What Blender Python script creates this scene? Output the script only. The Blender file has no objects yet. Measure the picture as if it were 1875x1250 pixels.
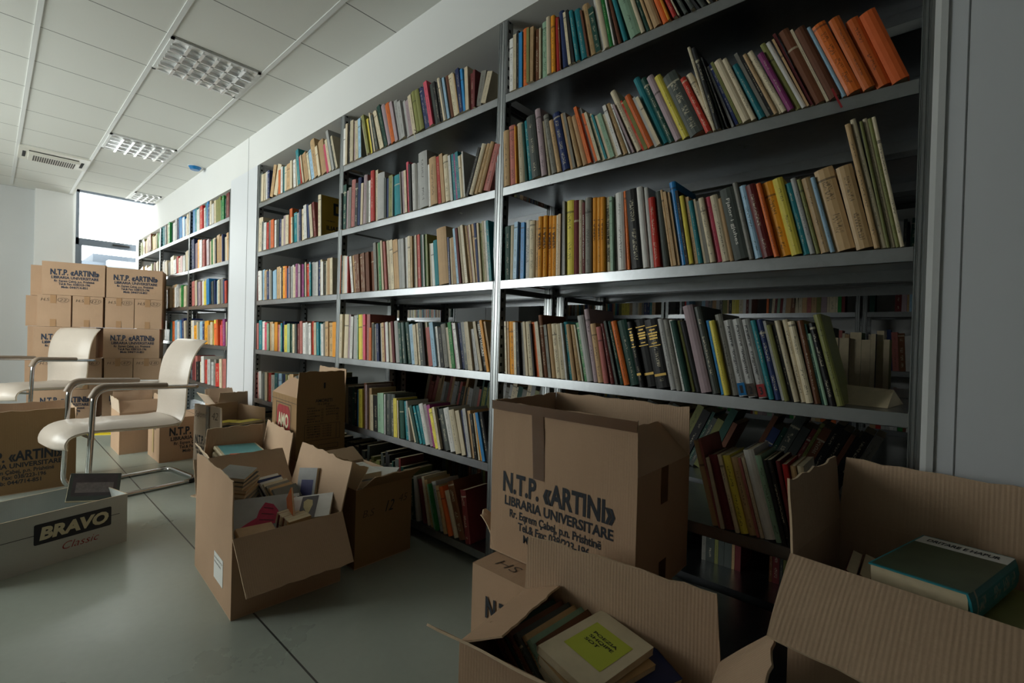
import bpy, bmesh, math, random
from mathutils import Matrix, Vector, Euler
random.seed(11)
sc = bpy.context.scene
C = sc.collection
R = math.radians

# ------------------------------------------------------------------ camera, world, light, exposure
def make_camera():
    cam = bpy.data.objects.new('camera', bpy.data.cameras.new('camera'))
    C.objects.link(cam)
    cam.data.sensor_width = 36.0
    cam.data.lens = 852.52 / 1875 * 36.0
    cam.data.clip_start = .02
    right = Vector((0.746564, 0.664752, 0.027343))
    up = Vector((-0.026169, -0.011725, 0.999589))
    fwd = Vector((-0.664799, 0.746972, -0.008642))
    m = Matrix((right, up, -fwd)).transposed().to_4x4()
    m.translation = Vector((1.57944, -1.64921, 1.17634))
    cam.matrix_world = m
    sc.camera = cam
make_camera()

world = bpy.data.worlds.new('overcast_sky'); sc.world = world
world.use_nodes = True
bg = world.node_tree.nodes['Background']
bg.inputs[0].default_value = (1.0, 0.985, 0.955, 1)
bg.inputs[1].default_value = 9.0
def portal(name, loc, rot, sx, sy):
    l = bpy.data.lights.new(name, 'AREA'); l.shape = 'RECTANGLE'; l.size = sx; l.size_y = sy
    l.cycles.is_portal = True
    o = bpy.data.objects.new(name, l); o.location = loc; o.rotation_euler = rot; C.objects.link(o)
FLOOR_DROP = 0.0
# daylight enters by the end window and by the windows of the long left wall
portal('end_window_daylight', (-8.66, .63, 2.1), (0, R(-90), 0), 2.5, 2.75)
portal('side_window_daylight', (-4.10, -4.46, 1.9), (R(90), 0, 0), 3.40, 2.0)
sc.view_settings.view_transform = 'Standard'
sc.view_settings.look = 'None'
sc.view_settings.exposure = 0.52
sc.view_settings.gamma = 1.0
sc.view_settings.use_curve_mapping = False

# ------------------------------------------------------------------ helpers
def lin(c):
    out = []
    for v in c:
        v /= 255.0
        out.append(v / 12.92 if v <= .04045 else ((v + .055) / 1.055) ** 2.4)
    return tuple(out) + (1.0,)
def tag(o, label=None, cat=None, group=None, kind=None):
    if label:
        o['label'] = label
        if not 4 <= len(label.replace('-', ' ').split()) <= 16: print('LABELLEN', len(label.split()), label)
    if cat: o['category'] = cat
    if group: o['group'] = group
    if kind: o['kind'] = kind
    return o
def empty(name, loc=(0, 0, 0), rz=0.0):
    o = bpy.data.objects.new(name, None); C.objects.link(o)
    o.location = loc; o.rotation_euler = (0, 0, rz); o.empty_display_size = .05
    return o
def link_mesh(name, me, mats, parent=None, smooth=False):
    if mats is not None:
        for m in (mats if isinstance(mats, (list, tuple)) else [mats]):
            me.materials.append(m)
    o = bpy.data.objects.new(name, me); C.objects.link(o)
    if parent: o.parent = parent
    if smooth:
        for p in me.polygons: p.use_smooth = True
    return o
def build(name, bm, mats, parent=None, smooth=False, bevel=0.0):
    if bevel:
        bmesh.ops.bevel(bm, geom=[e for e in bm.edges if e.is_manifold and e.calc_face_angle(0) > .5],
                        offset=bevel, segments=2, affect='EDGES', profile=.5)
    bmesh.ops.recalc_face_normals(bm, faces=bm.faces)
    me = bpy.data.meshes.new(name); bm.to_mesh(me); bm.free()
    o = link_mesh(name, me, mats, parent, smooth)
    if smooth:
        me.set_sharp_from_angle(angle=R(40))
    return o
def box(bm, x0, x1, y0, y1, z0, z1, mi=0, M=None):
    vs = [Vector(p) for p in ((x0,y0,z0),(x1,y0,z0),(x1,y1,z0),(x0,y1,z0),(x0,y0,z1),(x1,y0,z1),(x1,y1,z1),(x0,y1,z1))]
    if M: vs = [M @ v for v in vs]
    v = [bm.verts.new(p) for p in vs]
    fs = []
    for q in ((0,3,2,1),(4,5,6,7),(0,1,5,4),(1,2,6,5),(2,3,7,6),(3,0,4,7)):
        f = bm.faces.new([v[i] for i in q]); f.material_index = mi; fs.append(f)
    return fs
def extrude_profile(bm, pts, axis, a0, a1, mi=0):
    # closed 2D polygon pts swept along an axis between a0 and a1
    def P(p, a):
        return {'x': (a, p[0], p[1]), 'y': (p[0], a, p[1]), 'z': (p[0], p[1], a)}[axis]
    A = [bm.verts.new(P(p, a0)) for p in pts]; B = [bm.verts.new(P(p, a1)) for p in pts]
    n = len(pts)
    for i in range(n):
        f = bm.faces.new((A[i], A[(i+1) % n], B[(i+1) % n], B[i])); f.material_index = mi
    bm.faces.new(A).material_index = mi; bm.faces.new(B[::-1]).material_index = mi
def tube(bm, pts, r, seg=10, mi=0):
    pts = [Vector(p) for p in pts]; n = len(pts); rings = []
    t0 = (pts[1]-pts[0]).normalized()
    ref = Vector((0,0,1)) if abs(t0.z) < .9 else Vector((1,0,0))
    u = t0.cross(ref).normalized()
    for i in range(n):
        if i == 0: t = pts[1]-pts[0]
        elif i == n-1: t = pts[-1]-pts[-2]
        else: t = (pts[i+1]-pts[i]).normalized() + (pts[i]-pts[i-1]).normalized()
        t.normalize(); u = (u - t*u.dot(t)).normalized(); w = t.cross(u)
        rings.append([bm.verts.new(pts[i] + r*(math.cos(a)*u + math.sin(a)*w)) for a in [2*math.pi*k/seg for k in range(seg)]])
    for a, b in zip(rings, rings[1:]):
        for k in range(seg):
            bm.faces.new((a[k], a[(k+1)%seg], b[(k+1)%seg], b[k])).material_index = mi
    bm.faces.new(rings[0][::-1]).material_index = mi; bm.faces.new(rings[-1]).material_index = mi
def round_path(pts, rad, n=6):
    pts = [Vector(p) for p in pts]; out = [pts[0]]
    for a, b, c in zip(pts, pts[1:], pts[2:]):
        d1 = (a-b); d2 = (c-b); r = min(rad, d1.length*.49, d2.length*.49)
        p = b + d1.normalized()*r; q = b + d2.normalized()*r
        for k in range(n+1):
            t = k/n; out.append((1-t)**2*p + 2*t*(1-t)*b + t*t*q)
    out.append(pts[-1]); return out

# ------------------------------------------------------------------ materials
class NT:
    def __init__(s, name):
        s.m = bpy.data.materials.new(name); s.m.use_nodes = True; s.t = s.m.node_tree
        s.b = s.t.nodes['Principled BSDF']
    def n(s, typ, **kw):
        nd = s.t.nodes.new(typ)
        for k, v in kw.items():
            if k.startswith('i_'):
                key = k[2:]; key = int(key) if key.isdigit() else key.replace('_', ' ')
                nd.inputs[key].default_value = v
            else: setattr(nd, k, v)
        return nd
    def l(s, a, b): s.t.links.new(a, b)
    def mth(s, op, a, b=None, c=None):
        nd = s.n('ShaderNodeMath', operation=op)
        for i, v in enumerate((a, b, c)):
            if v is None: continue
            if isinstance(v, (int, float)): nd.inputs[i].default_value = v
            else: s.l(v, nd.inputs[i])
        return nd.outputs[0]
    def mix(s, f, a, b):
        nd = s.n('ShaderNodeMix', data_type='RGBA')
        for i, v in ((0, f), (6, a), (7, b)):
            if isinstance(v, (int, float, tuple)): nd.inputs[i].default_value = v
            else: s.l(v, nd.inputs[i])
        return nd.outputs[2]
def simple(name, rgb, rough=.6, metal=0.0, noise=0.0, nscale=8, bump=0.0, bscale=60, spec=None):
    t = NT(name); col = lin(rgb)
    t.b.inputs['Roughness'].default_value = rough; t.b.inputs['Metallic'].default_value = metal
    if spec is not None: t.b.inputs['Specular IOR Level'].default_value = spec
    tc = t.n('ShaderNodeTexCoord')
    if noise:
        nz = t.n('ShaderNodeTexNoise', i_Scale=nscale, i_Detail=4.0); t.l(tc.outputs['Object'], nz.inputs['Vector'])
        f = t.mth('MULTIPLY_ADD', nz.outputs['Fac'], 2*noise, 1-noise)
        mx = t.n('ShaderNodeVectorMath', operation='SCALE'); mx.inputs[0].default_value = col[:3]
        t.l(f, mx.inputs['Scale']); t.l(mx.outputs[0], t.b.inputs['Base Color'])
    else: t.b.inputs['Base Color'].default_value = col
    if bump:
        nb = t.n('ShaderNodeTexNoise', i_Scale=bscale, i_Detail=3.0); t.l(tc.outputs['Object'], nb.inputs['Vector'])
        bp = t.n('ShaderNodeBump', i_Strength=bump, i_Distance=.004); t.l(nb.outputs['Fac'], bp.inputs['Height'])
        t.l(bp.outputs[0], t.b.inputs['Normal'])
    return t.m
def steel(name, rgb=(168,172,176), rough=.34, spang=.12):
    t = NT(name); tc = t.n('ShaderNodeTexCoord')
    v = t.n('ShaderNodeTexVoronoi', i_Scale=55.0); t.l(tc.outputs['Object'], v.inputs['Vector'])
    n = t.n('ShaderNodeTexNoise', i_Scale=5.0, i_Detail=5.0); t.l(tc.outputs['Object'], n.inputs['Vector'])
    s = t.mth('ADD', t.mth('MULTIPLY', v.outputs['Color'], spang), t.mth('MULTIPLY', n.outputs['Fac'], .16))
    f = t.mth('ADD', s, .84 - spang/2)
    mx = t.n('ShaderNodeVectorMath', operation='SCALE'); mx.inputs[0].default_value = lin(rgb)[:3]
    t.l(f, mx.inputs['Scale']); t.l(mx.outputs[0], t.b.inputs['Base Color'])
    t.b.inputs['Metallic'].default_value = 1.0
    t.l(t.mth('MULTIPLY_ADD', n.outputs['Fac'], .2, rough-.1), t.b.inputs['Roughness'])
    return t.m
def post_mat():
    m = steel('slotted_steel_post', (172,176,178), .40, .05); t = NT.__new__(NT); t.m = m; t.t = m.node_tree; t.b = t.t.nodes['Principled BSDF']
    tc = t.n('ShaderNodeTexCoord'); sp = t.n('ShaderNodeSeparateXYZ'); t.l(tc.outputs['Object'], sp.inputs[0])
    nn = t.n('ShaderNodeSeparateXYZ'); t.l(tc.outputs['Normal'], nn.inputs[0])
    side = t.mth('GREATER_THAN', t.mth('ABSOLUTE', nn.outputs[0]), .8)
    zz = t.mth('LESS_THAN', t.mth('FRACT', t.mth('DIVIDE', sp.outputs[2], .045)), .36)
    yy = t.mth('FRACT', t.mth('DIVIDE', t.mth('SUBTRACT', sp.outputs[1], .012), .0435))
    hole = t.mth('MULTIPLY', t.mth('MULTIPLY', side, zz), t.mth('LESS_THAN', yy, .3))
    src = t.b.inputs['Base Color'].links[0].from_socket
    t.l(t.mix(hole, src, lin((20,22,22))), t.b.inputs['Base Color'])
    return m
def cardboard(name, rgb, groove=1.0):
    t = NT(name); tc = t.n('ShaderNodeTexCoord')
    n = t.n('ShaderNodeTexNoise', i_Scale=3.0, i_Detail=6.0); t.l(tc.outputs['Object'], n.inputs['Vector'])
    fi = t.n('ShaderNodeTexNoise', i_Scale=260.0, i_Detail=2.0); t.l(tc.outputs['Object'], fi.inputs['Vector'])
    f = t.mth('ADD', t.mth('MULTIPLY_ADD', n.outputs['Fac'], .28, .80), t.mth('MULTIPLY', fi.outputs['Fac'], .10))
    mx = t.n('ShaderNodeVectorMath', operation='SCALE'); mx.inputs[0].default_value = lin(rgb)[:3]
    t.l(f, mx.inputs['Scale']); t.l(mx.outputs[0], t.b.inputs['Base Color'])
    sp = t.n('ShaderNodeSeparateXYZ'); t.l(tc.outputs['Object'], sp.inputs[0])
    nn = t.n('ShaderNodeSeparateXYZ'); t.l(tc.outputs['Normal'], nn.inputs[0])
    isx = t.mth('GREATER_THAN', t.mth('ABSOLUTE', nn.outputs[0]), t.mth('ABSOLUTE', nn.outputs[1]))
    along = t.mth('ADD', t.mth('MULTIPLY', sp.outputs[1], isx), t.mth('MULTIPLY', sp.outputs[0], t.mth('SUBTRACT', 1.0, isx)))
    wob = t.n('ShaderNodeTexNoise', i_Scale=14.0, i_Detail=2.0); wob.noise_dimensions = '1D'; t.l(along, wob.inputs['W'])
    w = t.mth('MULTIPLY', t.mth('SINE', t.mth('MULTIPLY', along, 2*math.pi/.0085)), wob.outputs['Fac'])
    h = t.mth('ADD', t.mth('MULTIPLY', w, .00022*groove), t.mth('MULTIPLY', n.outputs['Fac'], .012))
    bp = t.n('ShaderNodeBump', i_Strength=.8, i_Distance=1.0); t.l(h, bp.inputs['Height']); t.l(bp.outputs[0], t.b.inputs['Normal'])
    t.b.inputs['Roughness'].default_value = .85; t.b.inputs['Specular IOR Level'].default_value = .2
    return t.m
def floor_mat():
    t = NT('pale_floor_tile'); tc = t.n('ShaderNodeTexCoord')
    sp = t.n('ShaderNodeSeparateXYZ'); t.l(tc.outputs['Object'], sp.inputs[0])
    def line(v, off, per, w):
        a = t.mth('MODULO', t.mth('ADD', v, 60*per - off), per)
        a = t.mth('MINIMUM', a, t.mth('SUBTRACT', per, a))
        return t.mth('LESS_THAN', a, w)
    gx = line(sp.outputs[1], -.903, 1.2, .0035); gy = line(sp.outputs[0], -3.385, 6.0, .0035)
    g = t.mth('MAXIMUM', gx, gy)
    n = t.n('ShaderNodeTexNoise', i_Scale=1.3, i_Detail=7.0, i_Roughness=.6); t.l(tc.outputs['Object'], n.inputs['Vector'])
    n2 = t.n('ShaderNodeTexNoise', i_Scale=30.0, i_Detail=5.0); t.l(tc.outputs['Object'], n2.inputs['Vector'])
    sc_ = t.n('ShaderNodeTexVoronoi', i_Scale=3.5); t.l(tc.outputs['Object'], sc_.inputs['Vector'])
    speck = t.mth('LESS_THAN', sc_.outputs['Distance'], .014)
    f = t.mth('ADD', t.mth('MULTIPLY_ADD', n.outputs['Fac'], .3, .76), t.mth('MULTIPLY', n2.outputs['Fac'], .12))
    mx = t.n('ShaderNodeVectorMath', operation='SCALE'); mx.inputs[0].default_value = lin((156,163,153))[:3]
    t.l(f, mx.inputs['Scale'])
    c = t.mix(g, mx.outputs[0], lin((62,64,62))); c = t.mix(t.mth('MULTIPLY', speck, .7), c, lin((70,66,60)))
    t.l(c, t.b.inputs['Base Color'])
    t.l(t.mth('MULTIPLY_ADD', n.outputs['Fac'], .3, .16), t.b.inputs['Roughness'])
    bp = t.n('ShaderNodeBump', i_Strength=.5, i_Distance=.002, invert=True); t.l(g, bp.inputs['Height']); t.l(bp.outputs[0], t.b.inputs['Normal'])
    return t.m
def ceiling_mat():
    t = NT('mineral_ceiling_tiles'); tc = t.n('ShaderNodeTexCoord')
    sp = t.n('ShaderNodeSeparateXYZ'); t.l(tc.outputs['Object'], sp.inputs[0])
    def dist(v, off, per):
        a = t.mth('MODULO', t.mth('ADD', v, 60*per - off), per)
        return t.mth('MINIMUM', a, t.mth('SUBTRACT', per, a))
    dc = dist(sp.outputs[0], -2.6091, .5652)
    cross = t.mth('LESS_THAN', dc, .0035)
    n = t.n('ShaderNodeTexNoise', i_Scale=1.0, i_Detail=3.0); t.l(tc.outputs['Object'], n.inputs['Vector'])
    n2 = t.n('ShaderNodeTexNoise', i_Scale=220.0, i_Detail=2.0); t.l(tc.outputs['Object'], n2.inputs['Vector'])
    f = t.mth('ADD', t.mth('MULTIPLY_ADD', n.outputs['Fac'], .06, .94), t.mth('MULTIPLY', n2.outputs['Fac'], .05))
    mx = t.n('ShaderNodeVectorMath', operation='SCALE'); mx.inputs[0].default_value = lin((216,217,212))[:3]
    t.l(f, mx.inputs['Scale'])
    t.l(t.mix(cross, mx.outputs[0], lin((95,97,96))), t.b.inputs['Base Color'])
    t.b.inputs['Roughness'].default_value = .95
    return t.m
M = {}
M['wall'] = simple('white_wall_paint', (222,223,222), .8, noise=.03, nscale=2, bump=.08, bscale=140)
M['wall_grey'] = simple('light_grey_plaster', (196,198,198), .85, noise=.04, nscale=2)
M['niche'] = simple('grey_niche_board', (122,125,124), .8, noise=.06, nscale=3)
M['panel'] = simple('white_laminate_panel', (214,217,222), .45, noise=.02, nscale=1.5)
M['groove'] = simple('panel_joint', (120,122,124), .8)
M['floor'] = floor_mat(); M['ceiling'] = ceiling_mat()
M['tbar'] = simple('white_ceiling_rail', (218,220,219), .5)
M['steel'] = steel('galvanised_steel', (190,194,199), .32, .08); M['steel_dark'] = steel('galvanised_steel_brace', (130,134,136), .36, .05); M['backing'] = simple('shade_dark_back_board', (28,30,29), .8)
M['post'] = post_mat()
M['board'] = cardboard('kraft_cardboard', (180,149,122)); M['board_in'] = cardboard('kraft_cardboard_inside', (188,160,134), 1.8); M['board_tape'] = cardboard('paper_tape', (168,132,98), .2)
M['board_pale'] = cardboard('pale_cardboard', (196,176,156)); M['board_brown'] = cardboard('brown_cardboard', (148,118,84))
M['board_white'] = cardboard('white_faced_cardboard', (186,190,186), .3)
M['edge'] = simple('torn_board_edge', (205,180,150), .9, noise=.2, nscale=90)
M['tape'] = simple('brown_packing_tape', (98,68,44), .25, noise=.1, nscale=12)
M['clear_tape'] = simple('clear_packing_tape', (205,180,130), .15, noise=.1, nscale=12)
M['ink'] = simple('dark_print', (34,38,46), .7); M['ink_blue'] = simple('blue_black_print', (22,42,66), .7)
M['ink_red'] = simple('red_print', (150,32,34), .6); M['pencil'] = simple('felt_pen_line', (70,58,48), .7)
M['ink_cream'] = simple('pale_print', (205,200,170), .6); M['ink_white'] = simple('white_print', (225,222,215), .6)
M['gold'] = simple('gold_foil_print', (200,165,90), .35, .6)
M['paper'] = simple('book_page_block', (206,190,158), .9, noise=.18, nscale=40); M['paper_white'] = simple('white_paper', (226,226,222), .8, noise=.03)
M['leather'] = simple('cream_leather', (196,184,172), .36, noise=.08, nscale=5, bump=.25, bscale=45)
M['armpad'] = simple('taupe_leather', (142,126,110), .45, noise=.1, nscale=20)
M['piping'] = simple('leather_piping', (222,205,180), .4)
M['chrome'] = simple('chrome_tube', (205,205,205), .10, 1.0)
M['rubber'] = simple('black_rubber', (26,26,26), .6)
M['frame'] = simple('grey_window_aluminium', (104,112,122), .4, .3)
M['reflector'] = simple('mirror_louvre', (246,247,248), .30, .55)
M['lamp_tube'] = simple('unlit_fluorescent_tube', (236,238,236), .25)
M['vent'] = simple('ivory_plastic', (214,212,202), .4); M['dark'] = simple('dark_vent_hole', (22,22,22), .8)
M['blue'] = simple('blue_plastic', (20,110,170), .3)
M['facade'] = simple('grey_facade_panels', (66,72,80), .9, noise=.1, nscale=1.2, spec=.1); M['facade_pale'] = simple('pale_facade_render', (104,108,112), .9, spec=.1)
M['yellow'] = simple('yellow_card', (232,205,30), .5); M['black_bag'] = simple('black_plastic_sheet', (22,22,24), .35, bump=.4, bscale=12)
def glass():
    t = NT('window_glass'); t.t.nodes.remove(t.b); out = t.t.nodes['Material Output']
    tr = t.n('ShaderNodeBsdfTransparent'); tr.inputs[0].default_value = (.93,.96,.95,1)
    gl = t.n('ShaderNodeBsdfGlossy'); gl.inputs['Roughness'].default_value = .02
    lw = t.n('ShaderNodeLayerWeight', i_Blend=.25)
    mx = t.n('ShaderNodeMixShader'); t.l(t.mth('MULTIPLY', lw.outputs['Fresnel'], .6), mx.inputs[0])
    t.l(tr.outputs[0], mx.inputs[1]); t.l(gl.outputs[0], mx.inputs[2]); t.l(mx.outputs[0], out.inputs[0])
    return t.m
M['glass'] = glass()

PAL = dict(cr=(208,194,166), wh=(218,216,212), gy=(128,126,118), lg=(176,176,174), dg=(74,80,76), bk=(30,30,32), rd=(186,44,38),
    dr=(108,40,42), br=(112,68,44), tn=(190,156,114), yl=(224,206,84), oy=(228,152,36), gn=(38,126,58), dn=(26,70,60),
    tl=(34,130,140), bl=(38,128,190), nb=(32,48,92), lb=(156,192,216), pk=(212,84,108), pu=(142,56,118), ol=(128,130,74),
    pg=(140,172,146), mv=(166,146,152), rs=(176,104,98))
PAL['or'] = (216,104,44)
NAMES = dict(cr='cream', wh='white', gy='grey', lg='light grey', dg='dark grey', bk='black', rd='red', dr='maroon', br='brown',
    tn='tan', yl='yellow', oy='amber', gn='green', dn='dark green', tl='teal', bl='blue', nb='navy', lb='pale blue', pk='pink',
    pu='purple', ol='olive', pg='sage green', mv='mauve', rs='dusty rose')
NAMES['or'] = 'orange'
def cover_mat(code):
    rgb = PAL[code]; t = NT(NAMES[code].replace(' ', '_') + '_book_cover')
    uv = t.n('ShaderNodeUVMap', uv_map='spine'); sd = t.n('ShaderNodeUVMap', uv_map='seed')
    s = t.n('ShaderNodeSeparateXYZ'); t.l(uv.outputs[0], s.inputs[0])
    q = t.n('ShaderNodeSeparateXYZ'); t.l(sd.outputs[0], q.inputs[0])
    u, v = s.outputs[0], s.outputs[1]; a, b = q.outputs[0], q.outputs[1]
    cv = t.n('ShaderNodeCombineXYZ')
    t.l(t.mth('MULTIPLY_ADD', u, 4.5, t.mth('MULTIPLY', a, 91.0)), cv.inputs[0])
    t.l(t.mth('MULTIPLY_ADD', v, 74.0, t.mth('MULTIPLY', b, 57.0)), cv.inputs[1])
    nz = t.n('ShaderNodeTexNoise', i_Scale=1.0, i_Detail=1.0); nz.noise_dimensions = '2D'; t.l(cv.outputs[0], nz.inputs['Vector'])
    g = t.mth('GREATER_THAN', nz.outputs['Fac'], .54)
    word = t.n('ShaderNodeCombineXYZ'); t.l(t.mth('MULTIPLY_ADD', v, 5.0, t.mth('MULTIPLY', a, 33.0)), word.inputs[0])
    wn = t.n('ShaderNodeTexNoise', i_Scale=1.0, i_Detail=0.0); wn.noise_dimensions = '2D'; t.l(word.outputs[0], wn.inputs['Vector'])
    wd = t.mth('GREATER_THAN', wn.outputs['Fac'], .45)
    inu = t.mth('LESS_THAN', t.mth('ABSOLUTE', t.mth('SUBTRACT', u, .5)), t.mth('MULTIPLY_ADD', a, .14, .08))
    inv = t.mth('MULTIPLY', t.mth('GREATER_THAN', v, .1), t.mth('LESS_THAN', v, .86))
    on = t.mth('GREATER_THAN', b, .3)
    mask = t.mth('MULTIPLY', t.mth('MULTIPLY', t.mth('MULTIPLY', g, wd), t.mth('MULTIPLY', inu, inv)), on)
    band = t.mth('MULTIPLY', t.mth('LESS_THAN', t.mth('ABSOLUTE', t.mth('SUBTRACT', v, t.mth('MULTIPLY_ADD', b, .25, .70))), .013), t.mth('GREATER_THAN', a, .78))
    onsp = t.mth('GREATER_THAN', u, -.5)
    lum = .3*rgb[0] + .59*rgb[1] + .11*rgb[2]
    inkc = lin((48,44,42)) if lum > 105 else lin((214,204,176))
    jit = t.mth('MULTIPLY_ADD', a, .34, .82)
    mx = t.n('ShaderNodeVectorMath', operation='SCALE'); mx.inputs[0].default_value = lin(rgb)[:3]; t.l(jit, mx.inputs['Scale'])
    wear = t.n('ShaderNodeTexNoise', i_Scale=24.0, i_Detail=6.0); tc = t.n('ShaderNodeTexCoord'); t.l(tc.outputs['Object'], wear.inputs['Vector'])
    hs = t.n('ShaderNodeHueSaturation'); t.l(mx.outputs[0], hs.inputs['Color'])
    t.l(t.mth('MULTIPLY_ADD', b, .008, .497), hs.inputs['Hue']); t.l(t.mth('MULTIPLY_ADD', wear.outputs['Fac'], .35, .83), hs.inputs['Value'])
    c = t.mix(t.mth('MULTIPLY', t.mth('MULTIPLY', t.mth('MAXIMUM', mask, band), onsp), .62), hs.outputs[0], inkc)
    t.l(c, t.b.inputs['Base Color'])
    t.l(t.mth('MULTIPLY_ADD', b, -.35, .68), t.b.inputs['Roughness']); t.b.inputs['Specular IOR Level'].default_value = .4
    return t.m
COV = {k: cover_mat(k) for k in PAL}

# ------------------------------------------------------------------ lettering
_txt = {}
def letter_mesh(s, bold):
    key = (s, bold)
    if key in _txt: return _txt[key]
    cu = bpy.data.curves.new('lettering', 'FONT'); cu.body = s; cu.size = 1.0; cu.offset = bold; cu.resolution_u = 3
    o = bpy.data.objects.new('lettering', cu); C.objects.link(o)
    dg = bpy.context.evaluated_depsgraph_get(); dg.update()
    me = o.evaluated_get(dg).to_mesh(); vs = [tuple(v.co) for v in me.vertices]; fs = [tuple(p.vertices) for p in me.polygons]
    o.evaluated_get(dg).to_mesh_clear(); bpy.data.objects.remove(o); bpy.data.curves.remove(cu)
    _txt[key] = (vs, fs); return _txt[key]
def letters(bm, s, x0, x1, base, cap, bold=.0, shear=0.0, slope=0.0):
    """add text s to bm between x0 and x1 on the x/y plane, baseline at base, cap height cap"""
    vs, fs = letter_mesh(s, bold)
    mx0 = min(v[0] for v in vs); mx1 = max(v[0] for v in vs)
    k = (x1-x0)/(mx1-mx0); ky = cap/.69
    nv = []
    for v in vs:
        y = v[1]*ky; x = x0 + (v[0]-mx0)*k + shear*y
        nv.append(bm.verts.new((x, base + y + slope*(x-x0), 0)))
    for f in fs:
        try: bm.faces.new([nv[i] for i in f])
        except ValueError: pass
def face_matrix(face, L, W, H, eps=.0012):
    """matrix from a face's own right/up frame (origin: lower left corner seen from outside) to the box frame"""
    if face == '-y': r, u, n, o = (1,0,0), (0,0,1), (0,-1,0), (0,-eps,0)
    elif face == '+x': r, u, n, o = (0,1,0), (0,0,1), (1,0,0), (L+eps,0,0)
    elif face == 'top': r, u, n, o = (1,0,0), (0,1,0), (0,0,1), (0,0,H+eps)
    elif face == 'topx': r, u, n, o = (0,1,0), (-1,0,0), (0,0,1), (L,0,H+eps)
    m = Matrix(((r[0],u[0],n[0],o[0]),(r[1],u[1],n[1],o[1]),(r[2],u[2],n[2],o[2]),(0,0,0,1)))
    return m
ART = [("N.T.P. \u00abARTINI\u00bb", .00, .45, .155, .066, .034), ("LIBRARIA UNIVERSITARE", .01, .445, .202, .031, .03),
       ("Rr. Eqrem \u00c7abej, p.n. Prishtin\u00eb", .035, .405, .241, .026, .026), ("Tel.& Fax: 038/223-196", .075, .365, .278, .026, .026),
       ("Mob: 044/714-851", .10, .34, .315, .026, .026)]
def print_lines(name, parent, Mx, H, lines, x0, mat, kx=1.0):
    bm = bmesh.new()
    for s, a, b, d, cap, bold in lines:
        letters(bm, s, x0 + a*kx, x0 + b*kx, H - d, cap, bold)
    bm.transform(Mx)
    return build(name, bm, mat, parent)
def scribble(name, parent, Mx, items, mat, shear=.25, bold=-.012):
    bm = bmesh.new()
    for s, x0, x1, base, cap in items: letters(bm, s, x0, x1, base, cap, bold, shear)
    bm.transform(Mx); return build(name, bm, mat, parent)
def ring(bm, cx, cy, rx, ry, w=.003, n=26):
    A = []; B = []
    for k in range(n):
        a = 2*math.pi*k/n; j = 1 + .05*math.sin(3*a)
        A.append(bm.verts.new((cx + rx*j*math.cos(a), cy + ry*j*math.sin(a), 0)))
        B.append(bm.verts.new((cx + (rx*j-w)*math.cos(a), cy + (ry*j-w)*math.sin(a), 0)))
    for k in range(n): bm.faces.new((A[k], A[(k+1)%n], B[(k+1)%n], B[k]))

# ------------------------------------------------------------------ room
CZ = 3.036
def struct(name, bm, m, **k):
    o = build(name, bm, m, **k); o['kind'] = 'structure'; return o
def sbox(name, x0, x1, y0, y1, z0, z1, m):
    bm = bmesh.new(); box(bm, x0, x1, y0, y1, z0, z1); return struct(name, bm, m)
XR = 3.4; YL = -4.5; YB = 3.5; XW = -8.7
sbox('floor', XW-.2, XR+.15, YL-.2, YB+.2, -.15, 0, M['floor'])
# ceiling: stops short of the window recess
bm = bmesh.new(); box(bm, -7.75, XR+.15, YL-.2, -1.25, CZ, CZ+.12); box(bm, -7.55, XR+.15, -1.25, -.87, CZ, CZ+.12); box(bm, -7.12, XR+.15, -.87, YB+.2, CZ, CZ+.12)
struct('ceiling', bm, M['ceiling'])
sbox('ceiling_recess', XW-.2, -7.12, -.87, YB+.2, 3.44, 3.56, M['wall'])
sbox('trim_5', -7.16, -7.12, -.87, YB+.2, CZ+.12, 3.44, M['wall'])
# main rails of the suspended ceiling
for j, y in enumerate([-.9123 + .5598*i for i in range(-6, 8) if -.9123 + .5598*i < -.05 or -.9123 + .5598*i > 1.1]):
    bm = bmesh.new(); box(bm, -7.54 if y < -.9 else -7.12, XR, y-.013, y+.013, CZ-.006, CZ)
    struct('trim_%d' % (20+j), bm, M['tbar'])
# far wall with a thicker pier beside the window
bm = bmesh.new(); box(bm, XW-.2, -7.7, YL-.2, -1.25, 0, CZ+.4); struct('wall_far', bm, M['wall_grey'])
bm = bmesh.new(); box(bm, XW-.2, -7.55, -1.25, -.87, 0, CZ+.5); struct('wall_pier', bm, M['wall'])
sbox('wall_recess_side', XW-.2, XW, -.87, -.74, 0, 3.44, M['wall'])
sbox('wall_window_sill', XW-.2, XW, -.74, YB+.2, 0, .85, M['wall'])
sbox('wall_window_side', XW-.2, XW, 2.0, YB+.2, .85, 3.44, M['wall'])  # unseen wall piece, added to narrow the window and dim the rear aisle
sbox('wall_window_head', XW-.2, XW, -.74, YB+.2, 3.40, 3.44, M['wall'])
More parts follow.
